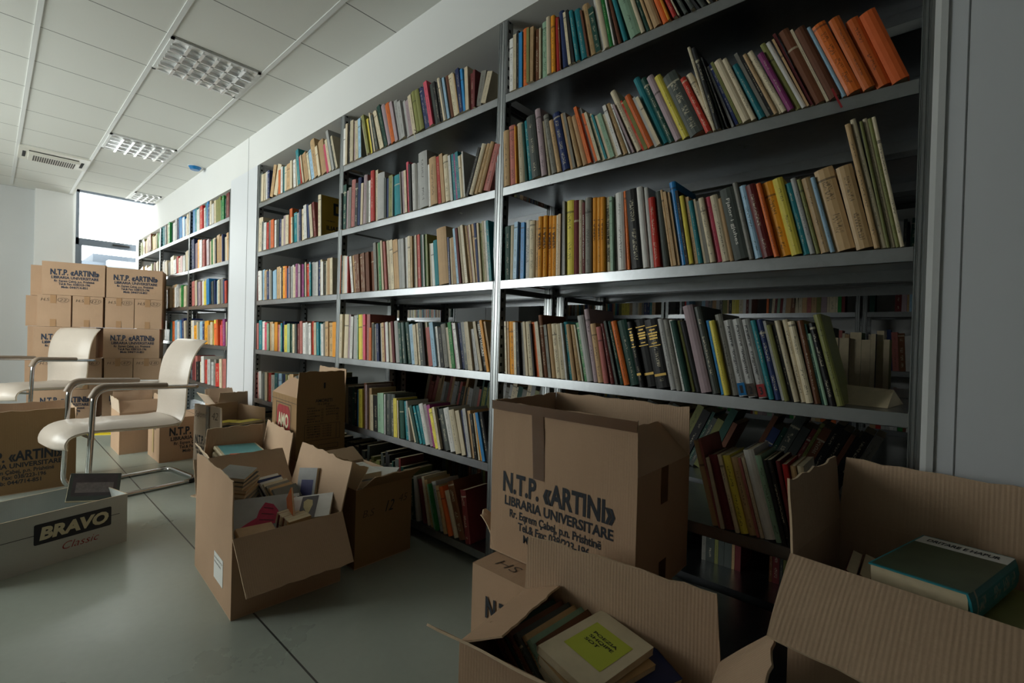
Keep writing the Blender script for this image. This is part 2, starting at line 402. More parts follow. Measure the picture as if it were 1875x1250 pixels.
# left wall with its windows
bm = bmesh.new()
box(bm, XW-.2, -5.8, YL-.2, YL, 0, CZ); box(bm, -2.4, XR+.15, YL-.2, YL, 0, CZ)
box(bm, -5.8, -2.4, YL-.2, YL, 0, .9); box(bm, -5.8, -2.4, YL-.2, YL, 2.9, CZ)
struct('wall_left', bm, M['wall'])
sbox('wall_back', XR, XR+.15, YL, YB+.2, 0, CZ, simple('dark_grey_wall', (92,94,92), .8))  # unseen wall, coloured dark to cut bounce light near the camera
sbox('wall_aisle', XW, XR, YB, YB+.2, 0, CZ+.4, M['wall'])
def window(n, axis, a0, a1, z0, z1, pos, th, mull, transom=None):
    r = empty('window_%d' % n); r['kind'] = 'structure'
    bm = bmesh.new(); fw = .07
    def b(p0, p1, q0, q1):
        if axis == 'y': box(bm, pos-th/2, pos+th/2, p0, p1, q0, q1)
        else: box(bm, p0, p1, pos-th/2, pos+th/2, q0, q1)
    b(a0, a1, z0, z0+fw); b(a0, a1, z1-.06, z1); b(a0, a0+fw*.6, z0, z1); b(a1-fw, a1, z0, z1)
    for m_ in mull: b(m_-.04, m_+.04, z0, z1)
    if transom: b(a0, a1, transom[0], transom[1])
    build('window_frame', bm, M['frame'], r)
    bm = bmesh.new()
    if axis == 'y': box(bm, pos-.004, pos+.004, a0, a1, z0, z1)
    else: box(bm, a0, a1, pos-.004, pos+.004, z0, z1)
    build('window_pane', bm, M['glass'], r)
    return r
w1 = window(1, 'y', -.74, 2.0, .85, 3.40, XW-.06, .09, [.42], (2.49, 2.60))
bm = bmesh.new(); box(bm, XW-.01, XW+.02, -.28, -.06, 2.535, 2.56); build('window_handle', bm, M['rubber'], w1)
bm = bmesh.new(); box(bm, XW-.1, XW-.02, -.74, -.66, .85, 2.5); build('window_sash', bm, M['frame'], w1)
window(2, 'x', -5.8, -2.4, .9, 2.9, YL-.08, .09, [-4.67, -3.53], None)
# partition that holds the shelving: fascia, pillar, end and right-hand panels
YP = 1.04
bm = bmesh.new(); box(bm, -3.84, 1.60, 0, YP, 2.716, CZ); struct('wall_fascia', bm, M['wall'])
bm = bmesh.new(); box(bm, -7.12, -3.84, 0, YP, 2.64, CZ); box(bm, -8.52, -7.12, 0, YP, 2.64, CZ); struct('wall_fascia_far', bm, M['wall'])
bm = bmesh.new(); box(bm, -3.842, -3.125, 0, YP, 0, 2.716); struct('wall_pillar', bm, M['panel'])
bm = bmesh.new(); box(bm, -3.36, -3.357, -.002, 0, 0, CZ); struct('trim_1', bm, M['groove'])
bm = bmesh.new(); box(bm, -8.52, -8.335, 0, YP, 0, 2.64); struct('wall_end_panel', bm, M['panel'])
bm = bmesh.new(); box(bm, 1.60, XR, 0, YP, 0, CZ); struct('wall_right', bm, M['panel'])
bm = bmesh.new(); box(bm, 1.638, 1.6405, -.0015, 0, 0, CZ); struct('trim_2', bm, M['groove'])
bm = bmesh.new(); extrude_profile(bm, [(1.574,.0),(1.586,-.007),(1.600,-.007),(1.600,.03),(1.574,.03)], 'z', 0, CZ-.32)
struct('trim_3', bm, M['wall_grey'])
sbox('wall_niche_back', -3.125, -1.56, .475, .50, .0, 2.716, M['niche'])
sbox('wall_niche_back_far', -8.335, -3.842, .475, .50, .78, 2.64, M['niche'])

# ceiling light fittings
def fitting(name, x0, x1, y0, y1, label, nx, ny):
    r = tag(empty(name, ((x0+x1)/2, (y0+y1)/2, CZ)), label, 'ceiling light', 'louvred ceiling lights')
    L = (x1-x0)/2 - .012; W = (y1-y0)/2 - .012
    bm = bmesh.new()
    for a in ((-L,L,-W,-W+.02),(-L,L,W-.02,W),(-L,-L+.02,-W,W),(L-.02,L,-W,W)): box(bm, *a, -.012, -.0005)
    build('light_frame', bm, M['tbar'], r)
    L -= .02; W -= .02
    bm = bmesh.new()
    # concave reflector troughs running along x between the cells
    for j in range(ny):
        a = -W + 2*W*j/ny; b_ = -W + 2*W*(j+1)/ny; n = 8; prev = None
        for k in range(n+1):
            t = k/n; y = a + (b_-a)*t; z = -.002 - .012*(abs(2*t-1)**1.6)*1.0
            v = (bm.verts.new((-L, y, z)), bm.verts.new((L, y, z)))
            if prev: bm.faces.new((prev[0], prev[1], v[1], v[0]))
            prev = v
    build('light_reflector', bm, M['reflector'], r, smooth=True)
    for i in range(nx-1):
        x = -L + 2*L*(i+1)/nx; bm = bmesh.new()
        extrude_profile(bm, [(x-.001,-.004),(x+.001,-.004),(x+.007,-.030),(x-.007,-.030)], 'y', -W, W)
        build('cross_louvre', bm, M['reflector'], r)
    for j in range(ny-1):
        y = -W + 2*W*(j+1)/ny; bm = bmesh.new()
        extrude_profile(bm, [(y-.001,-.004),(y+.001,-.004),(y+.009,-.030),(y-.009,-.030)], 'x', -L, L)
        build('long_louvre', bm, M['reflector'], r)
    for i in range(nx):
        x = -L + 2*L*(i+.5)/nx; bm = bmesh.new(); tube(bm, [(x, -W, -.012), (x, W, -.012)], .008, 8)
        build('lamp_tube', bm, M['lamp_tube'], r, smooth=True)
    return r
ym1, ym2 = -.9123, -.3525
fitting('ceiling_light', -2.609, -2.044, ym1, ym2, 'nearest louvred ceiling light, largest of the three in view', 4, 6)
fitting('ceiling_light', -4.870, -4.305, ym1, ym2, 'louvred ceiling light in the middle, between two others', 4, 6)
fitting('ceiling_light', -7.10, -6.566, ym2, -.03, 'farthest ceiling light, at the ceiling edge by the window', 4, 4)
# air-conditioning cassette
r = tag(empty('air_conditioner', (-5.72, -1.19, CZ)), 'ivory ceiling air conditioner with a grid grille near the far wall', 'air conditioner')
bm = bmesh.new(); box(bm, -.26, .26, -.275, .275, -.02, -.001); build('cassette_panel', bm, M['vent'], r, bevel=.004)
bm = bmesh.new(); box(bm, -.15, .12, -.20, .20, -.05, -.02); build('grille_cover', bm, M['vent'], r, bevel=.006)
bm = bmesh.new()
for i in range(9):
    for j in range(19):
        x = -.125 + i*.026; y = -.165 + j*.0178; box(bm, x, x+.016, y, y+.011, -.0515, -.050)
build('grille_hole_grid', bm, M['dark'], r)
for a in ((.14,.17,-.20,.19),(-.19,-.165,-.20,.19),(-.14,.10,.215,.24),(-.14,.10,-.245,-.22)):
    bm = bmesh.new(); box(bm, *a, -.0225, -.0195); build('air_outlet', bm, M['dark'], r)
# smoke detector
r = tag(empty('smoke_detector', (-4.74, -.10, CZ)), 'small blue smoke detector on the ceiling beside the white fascia', 'smoke detector')
bm = bmesh.new(); bmesh.ops.create_cone(bm, cap_ends=True, segments=28, radius1=.045, radius2=.065, depth=.035, matrix=Matrix.Translation((0,0,-.0225)))
build('detector_body', bm, M['blue'], r, smooth=True)
bm = bmesh.new(); bmesh.ops.create_cone(bm, cap_ends=True, segments=28, radius1=.07, radius2=.07, depth=.006, matrix=Matrix.Translation((0,0,-.0035)))
build('detector_base', bm, M['tbar'], r, smooth=True)

# building across the street
r = tag(empty('office_building', (-30, 1.0, -6)), 'grey office building with stepped roof seen through the end window', 'building')
bm = bmesh.new(); box(bm, -8, 0, .8, 24, 0, 10.85); box(bm, -8, .8, .2, 24, 0, 10.35); build('building_wall', bm, M['facade'], r)
for k, z in enumerate((10.45, 9.4, 8.3)):
    bm = bmesh.new(); box(bm, .8, 1.5, 1.2+.6*k, 24, z-.3, z); build('balcony_slab', bm, M['facade_pale'], r)
    for j in range(10):
        y = 1.8 + .6*k + j*1.9; bm = bmesh.new(); box(bm, .78, .86, y, y+1.1, z-1.0, z-.42); build('building_window', bm, M['facade_pale'], r)

# ------------------------------------------------------------------ steel shelving
ZS = {k: (6-k)*.45 + .10 for k in range(0, 7)}
def post_mesh(bm, x, y, zt, flip):
    # folded C-post with stiffening ribs and a slotted side
    s = -1 if flip else 1; w = .0265
    p = [(0,0),(w*.28,0),(w*.33,.004),(w*.45,.004),(w*.5,0),(w*.72,0),(w*.77,.004),(w*.87,.004),(w*.92,0),(w,0),(w,.042),(w-.002,.042),(w-.002,.006),(.002,.006),(.002,.042),(0,.042)]
    p = [(x + s*a, y + b) for a, b in p]
    if flip: p = p[::-1]
    extrude_profile(bm, p, 'z', .002, zt)
def shelf_bm(x0, x1, y0, y1, z, lip=.04):
    bm = bmesh.new()
    box(bm, x0, x1, y0, y1, z-.0015, z)
    box(bm, x0, x1, y0, y0+.0015, z-lip, z-.0015); box(bm, x0, x1, y0, y0+.018, z-lip, z-lip+.0015); box(bm, x0, x1, y1-.0015, y1, z-lip, z-.0015)
    return bm
def unit(x0, x1, y0, y1, ks, zt, label, group, name='steel_shelving_unit', braces=True):
    r = tag(empty(name, (x0, y0, 0)), label, 'shelving unit', group)
    W = x1-x0; D = y1-y0
    for px, fl in ((0, False), (W, True)):
        for py in (0, D-.042):
            bm = bmesh.new(); post_mesh(bm, px, py, zt, fl); build('upright_post', bm, M['post'], r)
    for k in ks:
        bm = shelf_bm(.028, W-.028, 0.0, D, ZS[k]); build('shelf', bm, M['steel'], r)
    if braces:
        for px in (.012, W-.012):
            for z in [ZS[k]-.03 for k in ks[::2]]:
                bm = bmesh.new(); box(bm, px-.004, px+.004, .042, D-.042, z-.025, z); build('side_brace', bm, M['steel_dark'], r)
    return r
T = 2.71
def back_panel(r, W, D, z0, z1):
    bm = bmesh.new(); box(bm, .028, W-.028, D+.001, D+.003, z0, z1); build('back_panel', bm, M['backing'], r)  # near-black board colour stands in for the shade inside the shelving
unit(0.0, 1.5745, 0, .46, [1,2,3,4,5,6], T, 'galvanised steel shelving bay nearest the camera, beside the right-hand wall', 'front shelving bays')
unit(-1.55, 0.0, 0, .46, [1,2,3,4,5,6], T, 'middle galvanised steel shelving bay behind the tall open carton', 'front shelving bays')
unit(-3.10, -1.55, 0, .46, [1,2,3,4,5,6], T, 'galvanised steel shelving bay next to the white pillar', 'front shelving bays')
unit(-5.33, -3.845, 0, .46, [1,2,3,4,5,6], 2.63, 'far shelving bay just beyond the white pillar', 'front shelving bays')
unit(-6.83, -5.33, 0, .46, [1,2,3,4,5,6], 2.63, 'far shelving bay behind the stacked cartons, second beyond the pillar', 'front shelving bays')
unit(-8.33, -6.83, 0, .46, [1,2,3,4,5,6], 2.63, 'last shelving bay beside the end window', 'front shelving bays')
ra = unit(0.0, 1.5745, .53, 1.0, [1,2,3,4,5,6], T, 'steel shelving bay standing back to back behind the nearest bay', 'rear shelving bays')
rb = unit(-1.55, 0.0, .53, 1.0, [1,2,3,4,5,6], T, 'steel shelving bay standing back to back behind the middle bay', 'rear shelving bays')
for r_, W_ in ((ra, 1.5745), (rb, 1.55)): back_panel(r_, W_, .47, ZS[2]-.04, 2.70)
back_panel(ra, 1.5745, .47, .02, ZS[5]-.04); back_panel(rb, 1.55, .47, .02, ZS[4]-.04)  # lower panels added to keep the rear shelves dark
rc = unit(-3.10, -1.55, .53, 1.0, [1,2,3,4,5,6], T, 'steel shelving bay standing back to back behind the pillar bay', 'rear shelving bays')
back_panel(rc, 1.55, .47, .02, ZS[4]-.04)
# shelving of the next aisle, seen through the gaps
for i in range(5):
    x0 = -5.2 + 1.6*i
    unit(x0, x0+1.58, 2.9, 3.3, [1,2,3,4,5,6], 2.6, ['shelving bay of the next aisle seen through the gaps, farthest left', 'second shelving bay from left in the next aisle',
        'third shelving bay from left in the next aisle', 'fourth shelving bay from left in the next aisle', 'rightmost shelving bay of the next aisle'][i], 'next aisle shelving bays', braces=False)
r = tag(empty('storage_cupboard', (-3.1, 2.5, 0)), 'white two-door cupboard in the next aisle seen through the shelf gap', 'cupboard')
bm = bmesh.new(); box(bm, 0, 1.1, .0, .38, 0, 1.62); build('cupboard_body', bm, M['panel'], r)
for k in range(2):
    bm = bmesh.new(); box(bm, .004+.55*k, .546+.55*k, -.018, 0, .05, 1.61); d = build('cupboard_door', bm, M['panel'], r)
    bm = bmesh.new(); box(bm, .49+.1*k, .505+.1*k, -.03, -.018, .8, .92); build('door_handle', bm, M['steel'], d)

# ------------------------------------------------------------------ books
BOOKS = """R1|58,22,251,2,wh 81,19,264,2,cr 100,12,276,2,bk 113,20,262,2,bl 133,36,271,2,or* 170,16,253,2,ol 186,19,251,1,tn 207,29,234,2,br* 237,8,231,2,cr 247,34,253,2,pg* 284,22,258,3,cr* 308,20,254,3,oy* 331,19,241,4,rd* 355,5,228,5,br 367,25,257,7,nb* 401,13,241,9,cr 421,12,244,10,bk 439,18,233,11,tl* 460,32,230,12,tl* 495,9,215,12,br 504,29,235,12,tn* 537,22,203,13,dn 560,13,307,12,wh 575,22,276,13,cr* 598,14,315,13,gn* 617,6,314,13,wh* 635,13,319,15,br* 658,16,318,17,tl* 686,42,313,19,pg* 734,15,325,19,cr* 753,15,327,20,dn* 770,10,308,20,tn* 784,29,328,20,tn* 820,20,276,21,or* 842,9,276,21,oy* 862,14,274,23,rd* 881,5,282,24,cr* 900,13,292,26,dg* 927,13,298,28,dg* 960,12,311,31,dg* 986,5,315,33,cr* 1011,17,275,40,tn* 1034,17,294,40,cr* 1056,16,303,40,ol* 1078,19,293,40,br*
R2|37,36,269,3,tn* 75,38,285,4,rs* 116,6,275,4,oy 128,34,285,5,cr* 170,16,276,7,dn* 194,22,283,8,tl* 217,47,292,9,dg* 269,29,314,9,mv* 302,11,256,10,cr* 324,27,278,12,gy* 356,22,245,13,tn* 382,36,271,14,nb* 420,18,263,14,tn* 441,12,255,14,gy 459,21,235,16,tn* 488,23,232,17,tn* 519,14,267,18,or 538,14,261,19,lg 553,10,227,19,or 564,12,228,19,cr 580,12,218,19,cr 596,9,210,20,tl 606,12,202,20,cr 620,17,204,20,pg 638,14,199,20,cr 656,14,231,20,wh 674,17,237,21,tn* 698,5,235,22,wh 713,8,232,24,mv 728,22,296,25,cr* 753,7,243,25,rd 761,13,236,25,ol 777,23,249,25,or* 803,12,235,25,lg 817,12,225,25,cr 830,24,311,24,tl* 857,21,299,24,dn* 881,25,295,24,mv* 908,24,285,24,yl* 935,48,271,24,dg* 990,19,239,24,rd* 1013,19,250,24,cr*
R2|1015,9,335,17,cr* 1027,14,324,17,bk* 1044,6,295,18,dg* 1059,5,281,19,bk* 1072,8,249,21,wh* 1087,9,250,22,nb 1099,9,257,23,ol 1110,23,254,23,cr* 1136,14,252,23,cr* 1156,20,221,24,tl* 1180,10,261,24,gy 1192,9,248,24,bk 1202,11,244,24,tn* 1215,6,248,24,cr 1223,14,249,25,cr* 1239,18,228,24,pu* 1259,15,266,24,ol* 1276,12,262,24,wh* 1290,6,262,23,tn 1298,8,281,23,dr 1307,29,280,22,br* 1339,7,273,22,cr 1348,27,261,22,br* 1377,11,257,22,lb* 1390,34,251,22,or* 1427,28,250,21,or* 1457,31,232,20,or* 1491,37,234,20,or*
R3|53,40,258,2,dn* 93,26,255,1,cr* 120,21,267,0,lb 142,15,263,0,gy 159,20,261,1,bl 180,30,269,1,wh* 210,30,261,1,cr* 243,21,259,1,tn* 265,23,271,1,oy* 289,23,272,1,oy* 313,22,270,1,oy* 337,25,265,1,oy* 362,12,265,1,cr 377,14,265,1,tn 392,9,259,1,gy 404,12,317,2,gy 417,37,317,2,yl* 454,25,313,2,dr* 479,19,311,2,cr* 499,16,297,2,dr* 516,29,311,2,gy* 547,22,308,2,oy* 569,21,305,2,oy* 591,18,301,2,oy* 611,25,300,3,cr* 637,11,296,3,pg 650,11,303,3,gy* 666,33,306,4,wh* 707,11,309,5,or* 726,46,308,7,bk* 774,23,312,7,wh* 798,17,308,7,wh* 815,23,265,7,rd* 846,22,286,8,dg* 877,9,290,10,tn* 890,11,278,10,tn 901,11,274,10,tn 913,22,312,10,bl* 936,10,272,10,bk 947,15,250,10,yl* 965,12,245,10,tn 978,15,229,11,tl* 996,7,234,11,cr 1005,11,224,11,gy 1019,17,232,12,cr* 1038,18,234,12,pk*
R3|1054,26,236,12,cr* 1081,12,222,12,tn* 1096,43,249,13,dg* 1143,14,264,13,gy* 1159,21,249,13,lb* 1182,29,247,14,dr* 1215,13,248,14,or* 1229,32,249,14,oy* 1262,28,253,14,yl* 1292,18,234,14,tl* 1311,13,245,14,lg* 1326,10,240,14,ol* 1337,24,239,14,tn* 1362,11,237,14,lb* 1374,47,255,14,tn* 1424,38,250,13,tn* 1464,13,373,12,tn* 1478,13,387,12,cr* 1491,7,372,11,ol* 1499,10,380,11,cr* 1510,9,377,11,ol* 1519,9,379,11,cr*
R4|67,11,253,4,cr 79,13,253,4,tn 94,36,252,4,oy* 133,14,248,4,cr 151,15,248,5,bk 169,23,248,6,lg* 197,13,252,7,cr 214,31,252,7,cr* 249,9,243,8,bk 261,21,250,9,or 282,19,252,9,cr 303,20,282,9,br* 324,15,239,9,gy 341,21,242,9,tn* 364,29,243,9,cr* 394,29,242,9,cr* 425,9,246,9,wh 435,21,251,9,tl* 459,18,241,10,tn* 482,18,240,11,tn* 505,7,241,12,cr 515,15,250,12,gn 530,29,279,12,lg* 561,22,306,11,mv* 583,25,244,11,tn* 612,21,231,11,rs* 639,17,247,13,dr* 664,10,259,14,dg 680,18,258,15,dn* 699,23,258,15,or* 723,41,259,15,dn* 766,20,254,14,bk* 787,45,261,13,bk* 834,53,260,13,bk* 888,21,265,13,lg* 911,18,262,13,gy* 931,11,261,13,wh
R4|941,20,258,14,dn* 962,12,259,14,ol* 978,19,257,15,bk* 998,35,312,14,mv* 1035,24,308,14,dg* 1061,14,259,13,bl* 1075,17,257,13,yl* 1094,24,279,13,gy* 1121,27,258,13,lg* 1149,27,262,13,lg* 1179,27,262,14,lg* 1209,15,259,14,tl* 1226,18,261,14,nb* 1245,8,258,14,lg 1254,13,244,14,ol* 1269,9,244,14,bk 1279,14,258,14,cr* 1295,15,260,13,cr* 1311,19,254,13,cr* 1331,17,256,12,br* 1351,7,247,13,dn 1359,8,217,13,pg* 1371,15,250,14,bk* 1388,19,276,14,ol*
R5|1048,19,289,15,tn* 1069,8,300,15,rs 1078,11,236,14,cr 1091,30,248,15,dr* 1124,12,255,15,cr* 1138,23,254,15,yl* 1162,23,252,15,tn* 1186,8,255,15,rs 1196,10,257,15,cr* 1208,32,284,15,wh* 1241,18,272,15,pg* 1261,11,263,14,bk* 1273,13,266,14,bk* 1287,12,264,12,dr* 1300,14,257,11,rd* 1315,15,253,10,tn* 1331,17,257,9,cr* 1348,10,217,8,wh
L1|-1516,30,258,1,wh -1484,26,281,1,cr -1458,42,272,1,bk -1411,38,280,1,cr -1367,19,272,3,mv -1342,36,263,4,cr -1300,30,268,5,lb -1268,5,254,5,dg* -1210,15,294,18,cr -1194,27,283,17,ol -1166,20,252,16,yl -1145,24,238,16,bk -1116,14,278,16,cr -1091,25,254,18,dg -1055,25,281,20,cr -1025,20,275,21,cr -1004,34,301,20,dn -967,39,287,19,mv* -925,44,276,18,or* -879,28,274,17,mv -848,38,266,16,lg* -808,34,242,15,lg -773,31,238,15,lg -739,32,229,15,mv -705,30,251,15,cr -674,37,262,15,ol* -633,36,258,15,ol* -592,25,266,16,nb -563,22,257,16,nb -539,29,275,15,pk -508,29,253,14,dg -478,22,251,14,bk -451,19,242,15,bk -428,16,262,15,cr -411,14,252,15,gy -395,18,248,14,lb -376,33,249,14,br* -342,21,246,14,cr -319,18,246,14,cr -300,9,231,13,tn -290,26,247,11,nb -263,17,234,9,bl -246,24,230,5,cr -221,26,189,2,dr -195,16,192,1,dr -179,37,171,-11,gy -140,36,150,-17,cr
L2|-1520,18,254,1,bk -1502,42,311,1,dn -1460,32,264,0,mv -1426,37,277,0,gy -1389,49,320,0,rs* -1340,33,290,0,bk -1306,40,318,-0,nb* -1265,27,275,-0,cr -1237,42,321,-0,mv* -1189,21,275,1,gy -1162,22,274,2,wh -1134,42,329,3,rd* -1092,32,329,3,cr -1059,79,293,2,lg* -980,24,252,2,dg -956,26,246,2,nb -929,39,256,2,ol -890,5,245,2,lg -876,63,245,4,tl* -803,12,256,6,gy -783,23,259,7,mv -759,21,256,6,cr -737,21,304,6,pk -715,22,282,5,bk -692,38,278,5,wh* -654,19,269,5,gy -634,15,272,4,lg -617,77,322,5,lg* -539,16,241,5,wh -517,59,269,6,tn* -451,24,267,7,rd -423,28,276,8,tn -394,39,259,8,cr* -353,18,253,8,wh -332,21,256,8,tl -309,16,251,8,pu -292,23,255,8,tl -268,16,228,8,cr -251,13,234,7,cr -238,9,244,7,wh -228,18,245,-20,bk -208,30,255,-20,cr* -175,26,250,-20,tn* -142,26,250,-19,tn* -111,47,227,-18,rs*
L3|-1520,5,272,0,or -1522,36,268,-0,dg -1484,32,264,0,cr -1448,38,257,1,wh -1406,13,252,2,rd -1358,28,254,10,wh -1329,22,256,9,tn -1306,29,257,8,br -1276,32,256,7,br -1243,32,256,7,br -1210,27,259,6,br -1182,24,257,6,br -1157,33,258,6,br -1122,51,259,6,br* -1071,30,311,6,gy -1040,30,306,6,cr -1007,24,304,6,gn -978,20,314,7,cr -955,24,307,8,rs -930,37,310,8,cr* -892,32,309,7,cr -859,47,304,7,tn* -812,20,300,7,tn -791,26,299,6,lg -764,27,299,6,lg -736,34,303,5,wh* -702,23,305,4,cr -678,15,303,4,tn -661,23,303,5,gy -636,16,305,5,cr -619,25,306,5,rd -592,14,302,5,cr -577,18,300,5,dn -559,13,298,5,lg -545,15,299,4,gn -528,15,295,5,ol -507,13,243,6,cr -490,23,242,7,wh -465,41,254,7,tl* -424,79,313,7,tn* -343,12,257,6,nb -328,13,251,7,cr -306,24,251,8,tn -277,16,300,9,lb -259,16,298,9,dr -242,24,304,10,cr* -214,19,310,10,cr -191,24,305,11,tn* -166,13,305,11,dr -152,13,305,10,cr -138,14,305,9,tn -123,15,305,8,nb -107,13,302,7,cr -94,14,300,7,ol -78,22,308,7,cr* -55,16,306,7,wh -39,17,304,7,tl
L4|-1519,36,307,-0,cr -1482,54,306,-1,cr* -1428,20,305,-2,mv -1404,33,290,-1,wh -1361,61,298,1,lg* -1295,12,302,2,pg -1275,47,301,3,yl* -1228,14,301,3,tn -1213,28,303,3,pk -1184,42,302,2,rs* -1142,26,214,2,or -1113,21,248,3,tn -1088,24,243,4,dg -1062,20,237,4,gy -1039,25,242,5,nb -1011,21,243,5,wh -987,27,247,6,tn -959,23,248,6,dr -935,28,251,6,wh -902,27,249,7,cr -871,24,256,8,dr -845,44,257,8,lg* -800,24,248,8,dn -769,37,248,9,dn* -725,39,250,11,dn* -685,36,239,10,lb -648,29,236,9,cr -618,25,245,9,cr -589,31,249,9,dg -555,20,250,10,bk -534,21,251,10,cr -509,33,221,11,rs -474,32,250,11,lb -441,19,227,10,wh -421,29,221,10,bk -390,41,240,11,gy* -346,28,223,11,cr -316,26,251,11,gn -290,14,250,11,mv -272,20,247,12,wh -252,35,248,12,nb* -216,26,252,11,dg -189,22,253,10,cr -165,15,254,11,cr -142,26,216,13,lg -111,19,258,14,cr -88,34,256,14,bk* -53,16,265,14,oy -36,16,258,14,tn
L5|-1449,39,263,3,br -1409,33,261,3,cr -1376,55,253,3,dg* -1321,30,252,3,dn -1290,26,266,3,bk -1264,31,246,3,bl -1232,46,255,3,yl -1185,31,298,3,br -1152,22,289,3,mv -1127,30,270,3,tn -1094,33,230,4,cr -1060,43,229,4,bk -1017,44,248,4,pg -972,30,254,4,pg -942,15,248,3,lg -926,49,255,3,dg* -874,42,256,4,dg* -829,34,236,4,yl -790,10,226,5,cr -776,43,227,6,dn* -721,29,228,9,tl -686,17,235,10,lg* -629,22,207,21,cr -605,25,220,21,dn -578,21,221,21,tl -555,25,225,20,tl -528,38,237,19,wh* -487,24,240,18,mv -461,30,238,18,pu -428,23,223,18,yl -403,20,234,17,cr -382,20,233,17,bk -358,39,228,17,dg* -315,45,238,18,wh* -267,42,234,17,cr* -223,30,235,16,cr -191,17,241,14,nb -173,24,252,13,lg -148,22,243,12,tn -124,19,231,12,bk -101,11,235,13,cr -85,13,242,14,oy -68,20,245,15,bl -46,28,249,15,bk*
L6|-646,43,234,8,dn* -602,30,255,8,lg* -545,36,246,14,dr* -502,23,270,15,cr* -468,28,260,17,tn* -433,21,245,18,pg -410,15,254,18,gn -390,36,268,19,lg* -350,32,256,19,tn* -309,32,260,21,or* -272,35,247,21,cr* -232,49,305,21,br* -180,39,272,11,dr*
C1|-3060,73,271,-1,dg -2986,52,243,-1,cr -2932,42,246,-0,cr -2884,40,249,1,wh -2842,41,250,2,nb -2800,59,276,-15,tn -2738,73,266,-19,cr -2659,5,220,-19,cr -2620,46,207,2,or -2572,39,225,2,wh -2529,52,220,3,tl -2477,39,204,2,cr -2435,64,214,3,tn -2368,36,230,3,cr -2320,44,228,6,wh -2266,29,230,9,cr -2227,47,295,11,tl -2174,18,229,12,rd -2137,22,238,16,cr -2111,65,242,17,tn -2042,31,237,17,cr -2007,46,249,18,lb -1958,65,315,17,tn* -1890,35,249,17,cr -1853,79,276,17,tn* -1768,37,235,17,pk -1723,32,264,19,cr -1684,33,334,20,lg -1642,27,262,21,dg -1611,22,269,21,cr
C2|-3059,94,311,0,cr* -2965,53,265,-0,dg -2906,60,246,1,wh -2844,45,239,1,rd -2793,46,251,3,gy -2746,63,249,3,or -2683,37,239,2,wh -2645,48,237,1,dg -2594,41,235,1,nb -2551,51,229,2,cr -2500,58,250,2,mv -2442,57,241,2,cr -2380,51,288,3,or -2324,26,210,4,cr -2296,54,242,4,tl -2242,57,234,4,lg -2184,33,250,3,nb -2147,51,250,4,cr -2088,48,269,6,wh -2028,35,266,8,nb -1984,45,258,10,cr -1935,34,274,11,dr
C3|-3070,45,267,5,rs -3023,49,273,5,wh -2973,48,268,4,wh -2924,54,276,4,lb -2870,69,266,3,tn -2799,51,253,4,nb -2746,22,267,4,wh -2724,36,255,4,gy -2687,50,248,4,lb -2636,41,254,4,lb -2595,72,273,3,tn -2522,19,263,3,cr -2498,34,274,4,bk -2464,41,270,3,oy -2422,35,267,3,or -2386,32,247,2,nb -2351,20,262,3,mv -2330,25,259,3,lg -2303,27,269,3,wh -2276,43,250,3,cr -2232,37,271,3,pu -2194,21,269,3,mv -2172,39,256,3,mv -2132,23,262,3,pu -2109,28,256,3,pu -2077,19,263,3,dn -2054,18,270,4,cr -2036,37,254,4,rd -1998,22,266,4,lb -1976,21,247,3,tl -1952,38,260,4,lg -1913,36,257,3,lg -1876,23,258,3,wh -1853,37,268,2,nb -1813,27,268,3,cr -1785,30,249,3,wh -1754,20,252,3,dg -1734,35,253,3,cr -1698,43,266,3,tn -1653,37,265,3,cr
C4|-3063,46,243,3,rs -3015,66,268,3,tl -2947,63,259,3,wh -2883,65,249,3,pk -2817,44,242,3,pg -2773,66,254,3,tn -2707,53,237,3,cr -2653,63,252,2,oy -2589,38,232,2,rs -2551,35,227,2,cr -2513,31,244,3,tl -2481,34,259,3,nb -2444,56,229,3,yl -2387,53,239,3,pg -2331,42,236,4,dn -2289,38,235,3,cr -2249,33,238,4,dg -2215,24,240,3,bk -2191,29,238,3,dr -2160,46,259,3,rs -2113,46,245,3,wh -2067,31,251,3,wh -2035,43,237,3,lg -1990,39,243,4,wh -1948,39,257,4,rd -1909,38,248,4,cr -1871,40,252,4,tl -1830,31,242,4,tl -1799,36,237,4,wh -1762,26,248,3,gy -1736,45,256,3,tn -1689,55,247,3,tn -1633,54,251,3,oy
C5|-3036,37,237,4,rs -2998,65,251,4,wh -2933,38,231,4,lg -2893,60,247,4,dg -2833,50,253,3,cr -2782,61,252,3,rd -2721,74,239,2,wh -2647,66,261,2,tl -2577,49,258,3,nb -2528,60,265,3,lb -2464,55,262,3,nb -2406,41,265,4,ol -2363,35,262,4,cr -2327,77,273,4,tn* -2250,47,261,4,gy -2201,64,271,4,dg -2136,60,264,4,bk -2076,72,283,3,tn* -2003,37,289,3,dn -1965,54,287,3,gy -1910,26,285,3,nb
E1|-5232,95,317,4,bl -5136,93,284,4,tl -5042,98,262,4,wh -4943,53,274,3,cr -4887,91,276,4,rd -4792,64,245,5,wh -4725,78,282,5,tl -4646,64,287,4,bl -4582,63,244,3,nb -4518,65,272,3,cr -4443,73,226,5,wh -4370,55,257,5,cr -4309,82,250,6,ol -4227,71,267,4,ol -4152,39,223,5,gn -4112,55,260,4,gn -4055,60,220,4,dn -3994,87,265,3,dr
